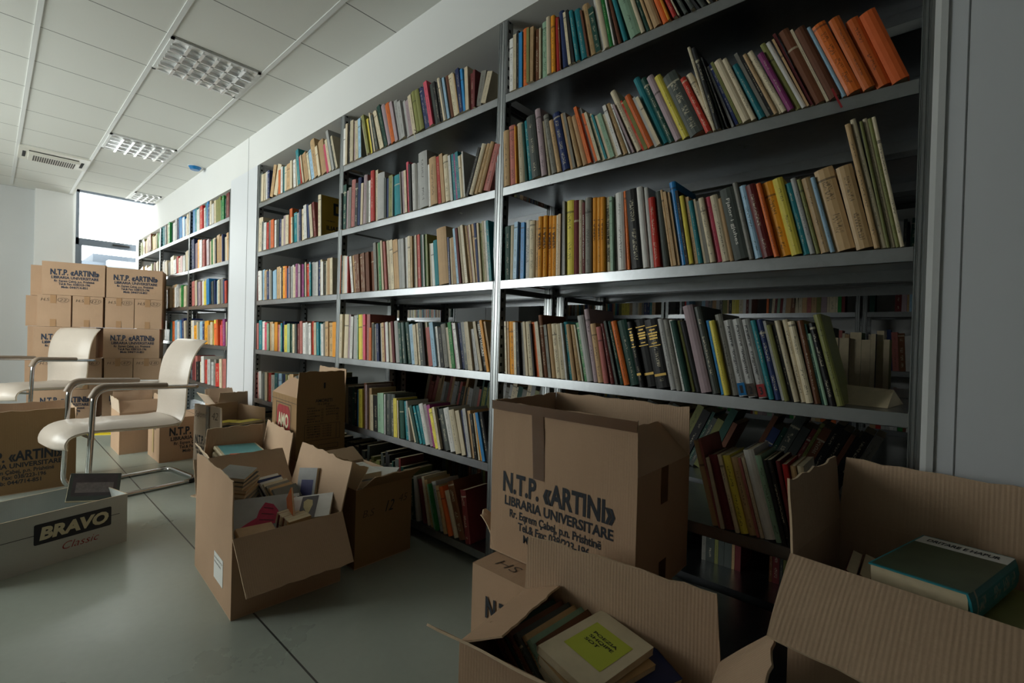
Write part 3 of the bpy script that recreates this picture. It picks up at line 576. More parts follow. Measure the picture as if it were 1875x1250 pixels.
E2|-5199,109,367,6,nb -5088,93,311,5,mv -4995,70,345,4,oy -4924,96,331,4,lg -4828,51,314,4,wh -4773,75,315,4,rs -4693,91,297,5,dr -4595,82,295,6,mv -4512,43,272,5,cr -4468,53,288,5,gn -4412,89,289,5,cr -4321,47,274,6,bk -4273,99,307,5,tn -4173,91,289,5,tn -4082,37,294,4,nb -4042,62,263,4,cr -3976,32,262,5,wh -3938,59,293,6,tn
E3|-5180,104,303,6,rs -5070,85,308,7,cr -4983,69,288,6,nb -4913,96,283,6,mv -4816,54,277,5,dr -4761,84,285,5,wh -4675,50,275,5,yl -4622,47,297,5,yl -4570,101,293,6,bl -4468,84,261,6,bk -4381,54,260,7,dg -4326,47,270,6,nb -4278,89,259,3,lb -4184,67,263,4,cr -4109,82,271,6,gy -4024,49,259,6,nb -3974,65,239,6,rd
E4|-5184,73,274,7,cr -5110,65,272,7,wh -5044,120,211,7,oy -4922,48,257,6,cr -4873,102,260,5,lb -4770,67,232,5,nb -4702,156,265,4,oy* -4545,120,221,4,tn -4425,80,254,3,cr -4344,52,281,2,yl -4272,88,237,7,or -4183,46,282,6,or -4136,71,225,4,pk -4062,56,264,5,rd -4005,70,284,5,pu -3933,71,257,5,cr
E5|-5113,109,298,5,dr -5004,92,296,5,rs -4911,123,235,5,bk -4785,81,241,5,cr -4704,105,307,5,wh -4598,115,274,5,rd -4482,100,284,4,lg -4381,77,259,3,lg -4301,67,291,3,gy -4229,152,254,4,rd* -4071,78,309,5,cr -3992,110,311,5,rs*
F1|-6766,121,329,10,tl -6643,99,293,9,dn -6543,87,271,7,dg -6454,105,276,5,cr -6348,84,293,4,gn -6263,120,269,3,dn -6143,135,255,3,wh -6007,91,285,3,lg -5911,53,268,4,nb -5833,133,296,9,bl -5698,73,271,7,nb -5624,72,259,6,bl -5543,93,226,8,wh -5447,93,267,8,cr
F2|-6728,53,208,2,cr -6636,98,231,13,wh -6535,115,215,11,cr -6417,170,192,8,gy -6245,163,252,5,cr -6070,131,195,8,wh -5936,86,228,7,rd -5849,118,202,4,cr -5730,99,217,2,rs -5630,70,211,1,wh -5532,62,203,9,lg -5468,117,250,9,cr
F3|-6721,192,316,6,gn* -6527,78,314,6,wh -6448,126,260,1,gy -6312,128,273,3,cr -6180,229,308,3,tn* -5944,79,269,5,wh -5839,92,295,10,lg -5745,90,253,10,cr -5653,82,282,3,gn -5571,113,268,3,cr
F4|-6682,171,269,5,gy -6509,195,272,3,lg -6314,129,247,1,gy -6181,88,256,2,tl -6088,137,267,3,or -5944,145,277,4,lb -5795,94,262,4,wh -5693,110,285,6,bl -5577,110,297,7,nb -5463,79,270,8,cr
G1|-8186,91,217,4,ol -8092,139,258,4,ol -7948,110,207,5,br -7820,179,207,10,tn -7634,92,242,11,br -7537,166,249,12,br -7360,100,227,14,ol -7256,190,199,3,tn -7066,81,233,3,ol -6946,93,222,13,gn
G2|-8116,205,231,12,tn -7906,115,255,2,cr -7753,121,242,11,cr -7629,234,213,4,tn -7389,86,253,5,ol -7296,90,250,6,cr -7205,101,261,0,br -7059,118,251,10,cr
G3|-8073,121,251,2,tn -7929,101,198,9,cr -7826,148,226,0,rd -7675,227,202,1,tn -7443,94,226,2,ol -7349,80,184,2,cr -7245,210,234,9,br -7031,139,228,9,cr"""
def seed_uv(bm, fs, s, spine):
    u1 = bm.loops.layers.uv.get('spine') or bm.loops.layers.uv.new('spine')
    u2 = bm.loops.layers.uv.get('seed') or bm.loops.layers.uv.new('seed')
    for f, uvs in zip(fs, spine):
        for lp, uv in zip(f.loops, uvs):
            lp[u1].uv = uv; lp[u2].uv = s
NOUV = [(-2, 0)]*4
def cover_bm(th, dp, h, t, s):
    bm = bmesh.new(); bm.loops.layers.uv.new('spine'); bm.loops.layers.uv.new('seed')
    rr = min(.006, th*.22)
    o = [(0, dp), (0, rr), (th*.22, rr*.3), (th*.5, 0), (th*.78, rr*.3), (th, rr), (th, dp)]
    n_ = [(t, dp), (t, rr+t), (th*.26, rr*.3+t*1.4), (th*.5, t*1.4), (th*.74, rr*.3+t*1.4), (th-t, rr+t), (th-t, dp)]
    V = {}
    for tag_, L in (('o', o), ('n', n_)):
        for i, p in enumerate(L):
            for j, z in enumerate((0, h)): V[tag_, i, j] = bm.verts.new((p[0], p[1], z))
    fs = []; uv = []
    for i in range(6):
        fs.append(bm.faces.new((V['o',i,0], V['o',i+1,0], V['o',i+1,1], V['o',i,1])))
        if 1 <= i <= 4: a, b = o[i][0]/th, o[i+1][0]/th; uv.append([(a,0),(b,0),(b,1),(a,1)])
        else: uv.append(NOUV)
        fs.append(bm.faces.new((V['n',i,1], V['n',i+1,1], V['n',i+1,0], V['n',i,0]))); uv.append(NOUV)
        for j in (0, 1):
            q = (V['o',i,j], V['n',i,j], V['n',i+1,j], V['o',i+1,j])
            fs.append(bm.faces.new(q if j == 0 else q[::-1])); uv.append(NOUV)
    for i in (0, 6):
        fs.append(bm.faces.new((V['o',i,0], V['o',i,1], V['n',i,1], V['n',i,0]))); uv.append(NOUV)
    seed_uv(bm, fs, s, uv)
    return bm
def make_book(mtx, th, dp, h, code, label, group, seed=None, hard=None, name='book'):
    """one book: cover is the root mesh, page block its part; local x thickness, y depth from the spine, z height"""
    s = seed or (random.random(), random.random())
    hard = (th > .026) if hard is None else hard
    t = min(.0028 if hard else .0012, th*.16)
    me_bm = cover_bm(th, dp, h, t, s)
    o = build(name, me_bm, COV[code]); o.matrix_world = mtx
    tag(o, label, 'book', group)
    g = .003 if hard else .0006
    bm = bmesh.new(); box(bm, t*1.02, th-t*1.02, t*1.6+.003, dp-g, g, h-g)
    build('page_block', bm, M['paper'], o)
    return o
ORD = ['', 'first','second','third','fourth','fifth','sixth','seventh','eighth','ninth','tenth','eleventh','twelfth','thirteenth','fourteenth','fifteenth','sixteenth','seventeenth','eighteenth','nineteenth','twentieth']
BAY = dict(R='nearest right', L='middle', C='bay beside pillar', E='far', F='far second', G='last')
BAYN = dict(R='nearest bay', L='middle bay', C='pillar bay', E='bay beyond the pillar', F='second far bay', G='last far bay')
SH = ['', 'top','second','third','fourth','fifth','bottom']
rowsd = {}
for line in BOOKS.strip().splitlines():
    key, rest = line.split('|'); rowsd.setdefault(key, []).extend(rest.split())
stuff = bmesh.new(); stuff.loops.layers.uv.new('spine'); stuff.loops.layers.uv.new('seed')
CL = list(PAL); PIX = len(CL)
def stuff_book(mtx, th, dp, h, code, back=False):
    fs = box(stuff, 0, th, 0, dp, 0, h, CL.index(code), mtx)
    fs[0].material_index = PIX; fs[1].material_index = PIX; fs[4].material_index = PIX
    sp = [NOUV]*6
    if not back: sp[2] = [(0,0),(1,0),(1,1),(0,1)]
    seed_uv(stuff, fs, (random.random(), random.random()), sp)
def placed(x, th, y, z, lean):
    a = R(lean)
    if a >= 0:  # top leans to the left, rests on its lower left corner
        return Matrix.Translation((x, y, z)) @ Matrix.Rotation(-a, 4, 'Y')
    return Matrix.Translation((x+th*math.cos(a), y, z)) @ Matrix.Rotation(-a, 4, 'Y') @ Matrix.Translation((-th, 0, 0))
book_objs = {}
for key in rowsd:
    cnt = {}; z = ZS[int(key[1])] + .0006; k = int(key[1])
    tot = {}
    ents = []
    for e in rowsd[key]:
        a = e.split(','); a[4], star = a[4].rstrip('*'), a[4].endswith('*')
        ents.append((float(a[0])/1000, float(a[1])/1000, float(a[2])/1000, float(a[3]), a[4], star))
    ents.sort()
    for x, th, h, lean, code, star in ents:
        cnt[code] = cnt.get(code, 0) + 1; lean = min(lean, 30)
        dp = min(.24, max(.13, h*.68)) * random.uniform(.94, 1.06)
        y = random.uniform(-.016, .0) if k <= 3 else random.uniform(-.004, .014)
        if 'EFG'.find(key[0]) >= 0: y = random.uniform(-.004, .02)
        if x < -3.06 and key[0] == 'C': y = abs(y)
        m = placed(x, th, y, z, lean)
        if star:
            w = 'slim ' if th < .016 else ('thick ' if th > .038 else '')
            nm = NAMES[code]; n = cnt[code]
            lab = '%s%s book, %s %s one from left, %s shelf, %s' % (w, nm, ORD[min(n,20)], nm, SH[k], BAYN[key[0]])
            o = make_book(m, th, dp, h, code, lab, 'books on the %s shelf of the %s' % (SH[k], BAYN[key[0]]))
            book_objs[key, code, n] = (o, th, h)
        else: stuff_book(m, th, dp, h, code)
# books of the rear bays and of the next aisle
pal_all = 'cr cr wh gy lg dg bk rd dr br tn tn yl or gn dn tl nb lb ol pg mv rs cr tn'.split()
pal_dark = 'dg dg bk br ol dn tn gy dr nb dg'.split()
def fill(x0, x1, y, k, fill_=1.0, face=1, pal=pal_all, hr=(.2,.3), lean0=0, zz=None):
    x = x0; z = (ZS[k] if zz is None else zz) + .0006; lean = lean0
    while x < x1 - .05:
        th = random.uniform(.012, .04); h = random.uniform(*hr); dp = random.uniform(.15, .2)
        if random.random() < .1: lean = lean0 + random.choice((0, 0, 3, -3))
        if random.random() > fill_: x += .12; continue
        if face > 0: m = placed(x, th, y, z, lean)
        else: m = Matrix.Translation((x+th, y, z)) @ Matrix.Rotation(math.pi, 4, 'Z')
        stuff_book(m, th, dp, h, random.choice(pal), back=False)
        x += th/max(.8, math.cos(R(abs(lean)))) + .0012 + (abs(math.sin(R(3)))*.0 )
for k in range(1, 7):
    for (a, b) in ((.04, 1.53), (-1.51, -.04)):
        if k == 4 and a < 0: continue
        if k == 4: fill(.72, 1.5, .98, k, 1, -1, pal_all, (.2, .27)); continue
        if k == 5: continue
        if k == 3: fill(a+.02, b-.2, .98, k, .85, -1, pal_all, (.18, .22)); continue
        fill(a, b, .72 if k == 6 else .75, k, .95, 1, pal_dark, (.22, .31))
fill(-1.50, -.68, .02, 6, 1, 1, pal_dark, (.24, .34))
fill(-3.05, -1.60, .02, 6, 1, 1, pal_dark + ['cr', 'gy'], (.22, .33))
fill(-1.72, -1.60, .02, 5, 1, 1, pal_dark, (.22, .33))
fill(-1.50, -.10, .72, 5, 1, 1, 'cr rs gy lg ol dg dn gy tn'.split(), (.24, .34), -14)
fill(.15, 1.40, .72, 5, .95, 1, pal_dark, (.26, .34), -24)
for i in range(5):
    x0 = -5.2 + 1.6*i
    for k in (2, 3, 4, 5):
        fill(x0+.04, x0+1.53, 2.91, k, .97, 1, pal_all, (.22, .32))
so = build('books', stuff, [COV[c] for c in CL] + [M['paper']])
tag(so, 'the smaller and farther books filling the rest of the shelves', 'books', None, 'stuff')

# book whose mustard cover faces the room
bi = make_book(placed(-1.895, .045, .0, ZS[2]+.0006, 3), .045, .235, .315, 'cr', 'mustard covered book titled ILIADA standing face out on the second shelf, pillar bay', 'books on the second shelf of the pillar bay')
bm = bmesh.new(); bm.faces.new([bm.verts.new(p) for p in ((.0456,.012,.001),(.0456,.234,.001),(.0456,.234,.314),(.0456,.012,.314))]); build('cover_panel', bm, simple('mustard_cover', (186,148,48), .5, noise=.1), bi)
IM = Matrix(((0,0,1,.0463),(1,0,0,0),(0,1,0,0),(0,0,0,1)))
bm = bmesh.new(); letters(bm, "ILIADA", .05, .19, .055, .032, .03); bm.transform(IM); build('cover_title', bm, M['ink'], bi)
bm = bmesh.new(); letters(bm, "HOMERI", .05, .12, .12, .010, .01); bm.transform(IM); build('author_line', bm, M['ink'], bi)
bm = bmesh.new(); rr_ = [(.105,.176),(.20,.176),(.20,.27),(.16,.27),(.16,.25),(.18,.25),(.18,.196),(.125,.196),(.125,.25),(.145,.25),(.145,.27),(.105,.27)]
bm.faces.new([bm.verts.new((p[0], p[1], 0)) for p in rr_]); bm.transform(IM); build('cover_emblem', bm, M['ink'], bi)
# titles that can be read
def spine_title(key, code, n, text, mat, v0=.2, v1=.85, wfrac=.55, bold=.01, upwards=True):
    if (key, code, n) not in book_objs: return
    o, th, h = book_objs[key, code, n]
    bm = bmesh.new(); letters(bm, text, 0, h*(v1-v0), 0, th*wfrac*.8, bold)
    if upwards: m = Matrix(((0,-1,0,th*(.5+wfrac*.4)),(0,0,-1,-.0016),(1,0,0,h*v0),(0,0,0,1)))
    else: m = Matrix(((0,1,0,th*(.5-wfrac*.4)),(0,0,-1,-.0016),(-1,0,0,h*v1),(0,0,0,1)))
    bm.transform(m); t = build('spine_title', bm, mat, o)
spine_title('R3', 'cr', 5, 'ASDREN   SELMAN RIZA, VEPRA 1', M['ink'], .12, .88, .6)
for n_ in (1, 2, 3, 4): spine_title('R3', 'oy', n_, 'VEPRA  I', M['ink'], .45, .80, .6, .02)
for n_ in (5, 6, 7): spine_title('R3', 'oy', n_, 'VEPRA 1', M['pencil'], .42, .70, .4)
spine_title('R3', 'dr', 2, 'RRETH LEKSIKUT E SHKRIMIT', M['ink_white'], .2, .82, .35, .01, False)
spine_title('R3', 'dg', 2, 'Fjalor i gjuhes', M['ink_white'], .2, .85, .3, .01, False)
spine_title('L4', 'bk', 3, 'MEMCI VACARI', M['ink_white'], .3, .95, .6, .02, False)
for n_, v_ in ((4, '1'), (5, '2'), (6, '3')):
    if ('R4', 'lg', n_) in book_objs:
        o, th, h = book_objs['R4', 'lg', n_]
        bm = bmesh.new(); vs = [bm.verts.new(p) for p in ((.002,-.0012,.004),(th-.002,-.0012,.004),(th-.002,-.0012,.045),(.002,-.0012,.045))]; bm.faces.new(vs)
        build('volume_band', bm, [M['blue'], M['pencil'], M['ink_red']][n_-4], o)
        bm = bmesh.new(); letters(bm, v_, 0, .009, 0, .024, .02)
        bm.transform(Matrix(((1,0,0,th/2-.005),(0,0,-1,-.0020),(0,1,0,.012),(0,0,0,1)))); build('volume_number', bm, M['ink'], o)
        bm = bmesh.new(); letters(bm, 'Kadare  tregime', 0, h*.62, 0, th*.28, .0, .3)
        bm.transform(Matrix(((0,1,0,th*.35),(0,0,-1,-.0018),(-1,0,0,h*.92),(0,0,0,1)))); build('spine_title', bm, M['ink'], o)
for n_ in (3, 4, 5):
    if ('R4', 'bk', n_) in book_objs:
        o, th, h = book_objs['R4', 'bk', n_]
        for z0, z1, a, b in ((.17,.205,.08,.92),(.60,.612,.08,.92),(.88,.892,.08,.92),(.64,.655,.3,.7),(.70,.725,.2,.8),(.74,.765,.2,.8),(.78,.80,.15,.85),(.83,.85,.3,.7)):
            bm = bmesh.new(); vs = [bm.verts.new(p) for p in ((th*a,-.0014,h*z0),(th*b,-.0014,h*z0),(th*b,-.0014,h*z1),(th*a,-.0014,h*z1))]; bm.faces.new(vs); build('gold_band', bm, M['gold'], o)

def ribbon(key, code, n, mat, ln):
    if (key, code, n) not in book_objs: return
    o, th, h = book_objs[key, code, n]
    a = o.matrix_world.to_euler().y
    bm = bmesh.new(); box(bm, th*.45, th*.45+.005, -.030, -.0292, -ln, .012); box(bm, th*.45, th*.45+.005, -.030, .01, .0, .0008)
    b = build('ribbon_marker', bm, mat, o)
ribbon('R2', 'br', 2, M['ink_red'], .055); ribbon('L1', 'ol', 2, M['ink_cream'], .06)
# ------------------------------------------------------------------ cartons
def flap(parent, side, L, W, H, ang, ln, m, t=.005, taper=.012, bend=0.0, rng=None, torn=.004, name='flap'):
    """hinged on a top edge; ang 0 = straight up, 90 = level outwards, 180 = hanging, negative = inwards"""
    if side in '+x-x' and side[1] == 'x': w = W
    else: w = L
    a0, a1 = rng or (0, 1); nx, nz = 14, 6
    bm = bmesh.new(); g = []
    for j in range(nz+1):
        row = []
        for i in range(nx+1):
            s = (a0 + (a1-a0)*i/nx)*w; q = j/nz
            s2 = s + (taper*q if i < nx/2 else -taper*q) * (1 if i in (0, nx) or True else 0) * abs(2*i/nx-1)
            d = ln*q + (random.uniform(-torn, torn) if j == nz else 0)
            a = R(ang + bend*q); out = math.sin(a)*d; up = math.cos(a)*d
            out += .004*math.sin(i*1.1 + j)*q*.5
            row.append((s2, out, up))
        g.append(row)
    def P(s, out, up):
        if side == '+x': return Vector((L + out, s, H + up))
        if side == '-x': return Vector((-out, w - s, H + up))
        if side == '-y': return Vector((w - s, -out, H + up))
        return Vector((s, W + out, H + up))
    a = R(ang); nrm_out = Vector((0, math.cos(a), -math.sin(a)))  # thickness direction (outside face)
    top = [[bm.verts.new(P(*p)) for p in row] for row in g]
    bot = [[bm.verts.new(P(p[0], p[1] - t*math.cos(a), p[2] + t*math.sin(a))) for p in row] for row in g]
    for j in range(nz):
        for i in range(nx):
            bm.faces.new((top[j][i], top[j][i+1], top[j+1][i+1], top[j+1][i])).material_index = 0
            bm.faces.new((bot[j][i], bot[j+1][i], bot[j+1][i+1], bot[j][i+1])).material_index = 1
    def rim(A, B):
        for k in range(len(A)-1):
            bm.faces.new((A[k], B[k], B[k+1], A[k+1])).material_index = 2
    rim(top[0], bot[0]); rim(top[nz], bot[nz]); rim([r_[0] for r_ in top], [r_[0] for r_ in bot]); rim([r_[nx] for r_ in top], [r_[nx] for r_ in bot])
    return build(name, bm, [m, M['board_in'], M['edge']], parent, smooth=True)
def carton(name, label, p0, rz, L, W, H, m='board', closed=False, flaps=(), group=None, cat='box', seam=True):
    r = tag(empty(name, p0, R(rz)), label, cat, group); mt = M[m]; t = .005
    bm = bmesh.new()
    if closed:
        n = 6
        box(bm, 0, L, 0, W, 0, H)
        bmesh.ops.subdivide_edges(bm, edges=bm.edges, cuts=3, use_grid_fill=True)
        for v in bm.verts:
            x, y, z = v.co.x/L, v.co.y/W, v.co.z/H
            if 0 < z < 1 and (0 < x < 1 or 0 < y < 1):
                b_ = .006*math.sin(math.pi*z)
                if v.co.x < 1e-5: v.co.x -= b_*.6
                elif v.co.x > L-1e-5: v.co.x += b_*.6*math.sin(math.pi*y)
                if v.co.y < 1e-5: v.co.y -= b_*.3*math.sin(math.pi*x)
        build('carton_body', bm, mt, r, smooth=True)
        bm = bmesh.new(); box(bm, .002, L-.002, W/2-.0015, W/2+.0015, H, H+.001); build('lid_seam', bm, M['pencil'], r)
    else:
        box(bm, 0, L, 0, W, 0, t, 1)
        for a in ((0,L,0,t),(0,L,W-t,W),(0,t,t,W-t),(L-t,L,t,W-t)):
            box(bm, *a, t, H, 0)
        for f in bm.faces:
            c = f.calc_center_median()
            if f.material_index == 0 and abs(f.normal.z) < .5 if f.normal.length else False: pass
        bm.normal_update()
        for f in bm.faces:
            c = f.calc_center_median(); n = f.normal
            inside = (abs(n.x) > .5 and ((n.x > 0) == (c.x < L/2))) or (abs(n.y) > .5 and ((n.y > 0) == (c.y < W/2)))
            if inside: f.material_index = 1
            if n.z > .5 and c.z > H-.01: f.material_index = 2
        build('carton_body', bm, [mt, M['board_in'], M['edge']], r)
    for f in flaps:
        d = dict(f); flap(r, d.pop('side'), L, W, H, d.pop('ang'), d.pop('ln'), M[d.pop('m')] if 'm' in d else mt, **d)
    return r
def tape(parent, verts, m='tape'):
    bm = bmesh.new(); bm.faces.new([bm.verts.new(v) for v in verts]); 
    return build('packing_tape', bm, M[m], parent)

# A: big open carton of books in the middle of the floor
cA = carton('cardboard_carton', 'large open carton full of mixed books with its front flap folded down', (-1.109,-.956,0), -2.9, .62, .46, .33, 'board',
    flaps=[dict(side='-y', ang=0, ln=.235), dict(side='+x', ang=141, ln=.235, m='board'), dict(side='+y', ang=14, ln=.225, torn=.006), dict(side='-x', ang=38, ln=.21)])
bm = bmesh.new(); box(bm, .36, .50, -.0015, -.0005, .085, .20); lb_ = build('shipping_label', bm, M['paper_white'], cA)
print_lines('label_print', cA, face_matrix('-y', .62, .46, .33, .002), .30, [("KOSOVO", .37, .49, .125, .008, 0), ("PRISHTINA", .37, .47, .145, .008, 0)], 0, M['pencil'])
# B
cB = carton('cardboard_carton', 'open brown carton marked 12 holding white books, against the shelves behind the big open carton', (-1.01,-.432,0), 0, .50, .335, .397, 'board_brown',
    flaps=[dict(side='+x', ang=52, ln=.125, m='board_brown', torn=.008, rng=(.1,1)), dict(side='-y', ang=-35, ln=.12), dict(side='-x', ang=60, ln=.12)])
scribble('handwriting', cB, face_matrix('+x', .50, .335, .397), [("12", .17, .215, .25, .055)], M['ink'], .3, .0)
scribble('handwriting', cB, face_matrix('+x', .50, .335, .397), [("B.S", .04, .10, .25, .035), ("45", .25, .30, .28, .04)], M['pencil'])
# C
cC = carton('cardboard_carton', 'open carton holding a thick teal-covered book, directly behind the big open carton', (-1.80,-.74,0), -6, .545, .34, .38, 'board',
    flaps=[dict(side='+x', ang=-76, ln=.12), dict(side='+y', ang=8, ln=.19, m='board_pale', torn=.007), dict(side='-x', ang=-4, ln=.17), dict(side='-y', ang=30, ln=.10, m='board_pale')])
# M: biscuit carton on top of another
carton('cardboard_carton', 'closed carton mostly hidden underneath the tall biscuit carton', (-1.82,-.318,0), -3, .45, .30, .358, 'board', closed=True)
cM = carton('cardboard_carton', 'tall brown carton printed AMORETI with its front flap standing up', (-1.80,-.335,.36), -4, .455, .315, .40, 'board_brown',
    flaps=[dict(side='+x', ang=0, ln=.163, m='board_brown'), dict(side='+y', ang=3, ln=.17, m='board_pale'), dict(side='-y', ang=-52, ln=.15, m='board')])
FX = face_matrix('+x', .455, .315, .40)
bm = bmesh.new()
letters(bm, "AMORETI", .115, .225, .365, .020, .02); letters(bm, "10 x 200 gr", .13, .21, .347, .012, .012)
for i, w_ in enumerate(("PAPKASHARS", "LLESHI", "SLANINO", "LILAKRIMAN", "MIZEKA", "RITKI")): letters(bm, w_, .065, .115+.03*(i%2), .325-.0175*i, .009, .008)
for i, w_ in enumerate(("PRITINESHKO", "DRIZA", "ORANGE AT", "JAFFOL")): letters(bm, w_, .185, .25+.02*(i%2), .330-.0175*i, .009, .008)
for i in range(5): letters(bm, ("NETO MASA", "BRTO MASA", "NETO MASE", "TERMIN MB", "NETO AKT")[i], .065, .15, .205-.0165*i, .009, .008); letters(bm, "12 x 200 gr", .165, .225, .205-.0165*i, .009, .008)
def rect(bm, x0, x1, y0, y1, w=.002):
    for a in ((x0,x1,y0,y0+w),(x0,x1,y1-w,y1),(x0,x0+w,y0,y1),(x1-w,x1,y0,y1)):
        bm.faces.new([bm.verts.new(p) for p in ((a[0],a[2],0),(a[1],a[2],0),(a[1],a[3],0),(a[0],a[3],0))])
rect(bm, .05, .28, .12, .225); rect(bm, .255, .28, .12, .225)
for i in range(5): rect(bm, .155, .167, .24+.0175*i, .25+.0175*i, .0015); rect(bm, .255, .27, .24+.0175*i, .25+.0175*i, .0015)
rect(bm, .14, .27, .06, .09); bm.transform(FX); build('printed_text', bm, M['ink'], cM)
bm = bmesh.new(); letters(bm, "1", .165, .177, .455, .035, .02); bm.transform(FX @ Matrix.Translation((0,0,.004))); build('printed_number', bm, M['ink'], cM)
FY = face_matrix('-y', .455, .315, .40)
bm = bmesh.new()
def rr_poly(bm, x0, x1, y0, y1, r, n=5, z=0):
    vs = []
    for cx, cy, a0 in ((x1-r,y1-r,0),(x0+r,y1-r,90),(x0+r,y0+r,180),(x1-r,y0+r,270)):
        for k in range(n+1):
            a = R(a0 + 90*k/n); vs.append(bm.verts.new((cx+r*math.cos(a), cy+r*math.sin(a), z)))
    return bm.faces.new(vs)
rr_poly(bm, .10, .345, .13, .33, .05); bm.transform(FY); build('printed_badge', bm, M['ink_red'], cM)
bm = bmesh.new(); letters(bm, "AMO", .125, .32, .19, .085, .03); bm.transform(FY @ Matrix.Translation((0,0,.001))); build('badge_lettering', bm, M['ink_cream'], cM)
bm = bmesh.new(); rect(bm, .085, .36, .115, .345, .005)
for i in range(7): rect(bm, .02+.06*i, .0215+.06*i, .03, .39, .0016)
rect(bm, .0, .455, .36, .363, .002); bm.transform(FY @ Matrix.Translation((0,0,.0005))); build('printed_grid', bm, M['pencil'], cM)
# D on E: tall carton in front of the shelves
cE = carton('cardboard_carton', 'closed carton marked H.S carrying the large lettered carton', (.43,-.53,0), 0, .57, .385, .397, 'board', closed=True)
tf = flap(cE, '-x', .57, .385, .397, 22, .13, M['board'], rng=(.1,.62), torn=.016, bend=22, name='torn_flap'); tf.location.x = -.045
scribble('handwriting', cE, face_matrix('top', .57, .385, .397, .0015), [("HS", .06, .15, .045, .04)], M['pencil'])
print_lines('printed_text', cE, face_matrix('-y', .57, .385, .397, .0045), .397, ART, .07, M['ink'])
cD = carton('cardboard_carton', 'large upright open carton with dark lettering, standing on another carton before the shelves', (.40,-.415,.40), 0, .575, .39, .385, 'board',
    flaps=[dict(side='-y', ang=1, ln=.16, taper=.004), dict(side='-x', ang=1, ln=.16), dict(side='+y', ang=-1, ln=.165, taper=.004), dict(side='+x', ang=-48, ln=.155)])
print_lines('printed_text', cD, face_matrix('-y', .575, .39, .385), .385, ART, .058, M['ink'])
tape(cD, [(.185,-.0075,.547),(.235,-.0075,.547),(.24,-.0015,.385),(.19,-.0015,.385)]); tape(cD, [(.19,-.0015,.385),(.24,-.0015,.385),(.242,-.0018,.30),(.195,-.0018,.30)])
tape(cD, [(.0,-.0078,.547),(.575,-.0078,.547),(.572,-.0074,.515),(.0,-.0074,.515)])
tape(cD, [(.5765,.16,.385),(.5765,.21,.385),(.5765,.21,.27),(.5765,.16,.27)]); tape(cD, [(.5765,.16,.0),(.5765,.21,.0),(.5765,.21,.09),(.5765,.16,.09)])
# F: open carton with worn books, bottom centre
cF = carton('cardboard_carton', 'open carton of worn old books in the bottom centre foreground', (.745,-.875,0), 7.5, .54, .30, .43, 'board',
    flaps=[dict(side='+y', ang=-2, ln=.165, torn=.004, m='board_in'), dict(side='-x', ang=-66, ln=.13, m='board'), dict(side='-y', ang=50, ln=.17, torn=.006), dict(side='+x', ang=42, ln=.17)])
# G: right foreground carton on another
carton('cardboard_carton', 'closed carton hidden under the right foreground carton', (1.37,-.43,0), -7, .55, .37, .318, 'board_brown', closed=True)
cG = carton('cardboard_carton', 'open carton holding a thick dark-covered book in the lower right foreground', (1.361,-.43,.32), -7, .58, .385, .38, 'board',
    flaps=[dict(side='-y', ang=118, ln=.20, bend=8), dict(side='+y', ang=2, ln=.165), dict(side='-x', ang=5, ln=.165), dict(side='+x', ang=80, ln=.16)])
# L: lettered carton at the left edge
cL = carton('cardboard_carton', 'open lettered carton at the left edge behind the nearer armchair', (-3.50,-1.79,0), 0, .40, .58, .385, 'board_brown',
    flaps=[dict(side='+x', ang=2, ln=.19, m='board_brown'), dict(side='-x', ang=0, ln=.2, m='board_brown'), dict(side='+y', ang=0, ln=.18), dict(side='-y', ang=10, ln=.18)])
print_lines('printed_text', cL, face_matrix('+x', .40, .58, .385), .385, ART, .06, M['ink'])
# Bravo tray
_bi = M['board_in']; M['board_in'] = M['board_white']
cT = carton('cardboard_tray', 'low white tray carton printed BRAVO Classic in the left foreground', (-1.892,-1.827,0), 14.3, .38, .62, .262, 'board_white')
M['board_in'] = _bi
FB = face_matrix('+x', .38, .62, .262)
bm = bmesh.new(); rr_poly(bm, .245, .548, .115, .215, .008); bm.transform(FB); build('printed_panel', bm, M['ink'], cT)
bm = bmesh.new(); letters(bm, "BRAVO", .265, .532, .138, .055, .05, .15); bm.transform(FB @ Matrix.Translation((0,0,.001))); build('printed_text', bm, M['ink_cream'], cT)
bm = bmesh.new(); letters(bm, "Classic", .345, .49, .058, .036, -.008, .35); bm.transform(FB); build('printed_text', bm, M['ink_red'], cT)
bm = bmesh.new()
for a in ((.05,.245),(.548,.585)): bm.faces.new([bm.verts.new(p) for p in ((a[0],.163,0),(a[1],.163,0),(a[1],.166,0),(a[0],.166,0))])
bm.transform(FB); build('printed_line', bm, M['ink'], cT)
# H, I, J around the far chair legs
cH = carton('cardboard_carton', 'open carton with handwriting and a taped flap behind the nearer armchair, holding yellow books', (-2.985,-.50,0), 12, .42, .36, .385, 'board_pale',
    flaps=[dict(side='-y', ang=0, ln=.17, m='board_pale'), dict(side='+x', ang=155, ln=.12), dict(side='+y', ang=3, ln=.13, m='board_pale'), dict(side='-x', ang=-8, ln=.15, m='board_pale')])
print_lines('printed_text', cH, face_matrix('-y', .42, .36, .385), .385, ART, .03, M['ink'], .8)
scribble('handwriting', cH, face_matrix('-y', .42, .36, .385, .008), [("Solomon", .03, .24, .45, .05), ("42", .28, .37, .45, .06)], M['pencil'])
tape(cH, [(.20,-.0085,.55),(.245,-.0085,.55),(.245,-.0085,.30),(.20,-.0085,.30)], 'tape')
cI = carton('cardboard_carton', 'closed lettered carton on the floor under the armchair seat, near the pillar', (-3.80,-.655,0), 0, .43, .57, .385, 'board', closed=True)
print_lines('printed_text', cI, face_matrix('+x', .43, .57, .385, .0045), .385, ART, .07, M['ink'])
scribble('handwriting', cI, face_matrix('-y', .43, .57, .385, .003), [("S", .26, .31, .27, .05)], M['pencil'])
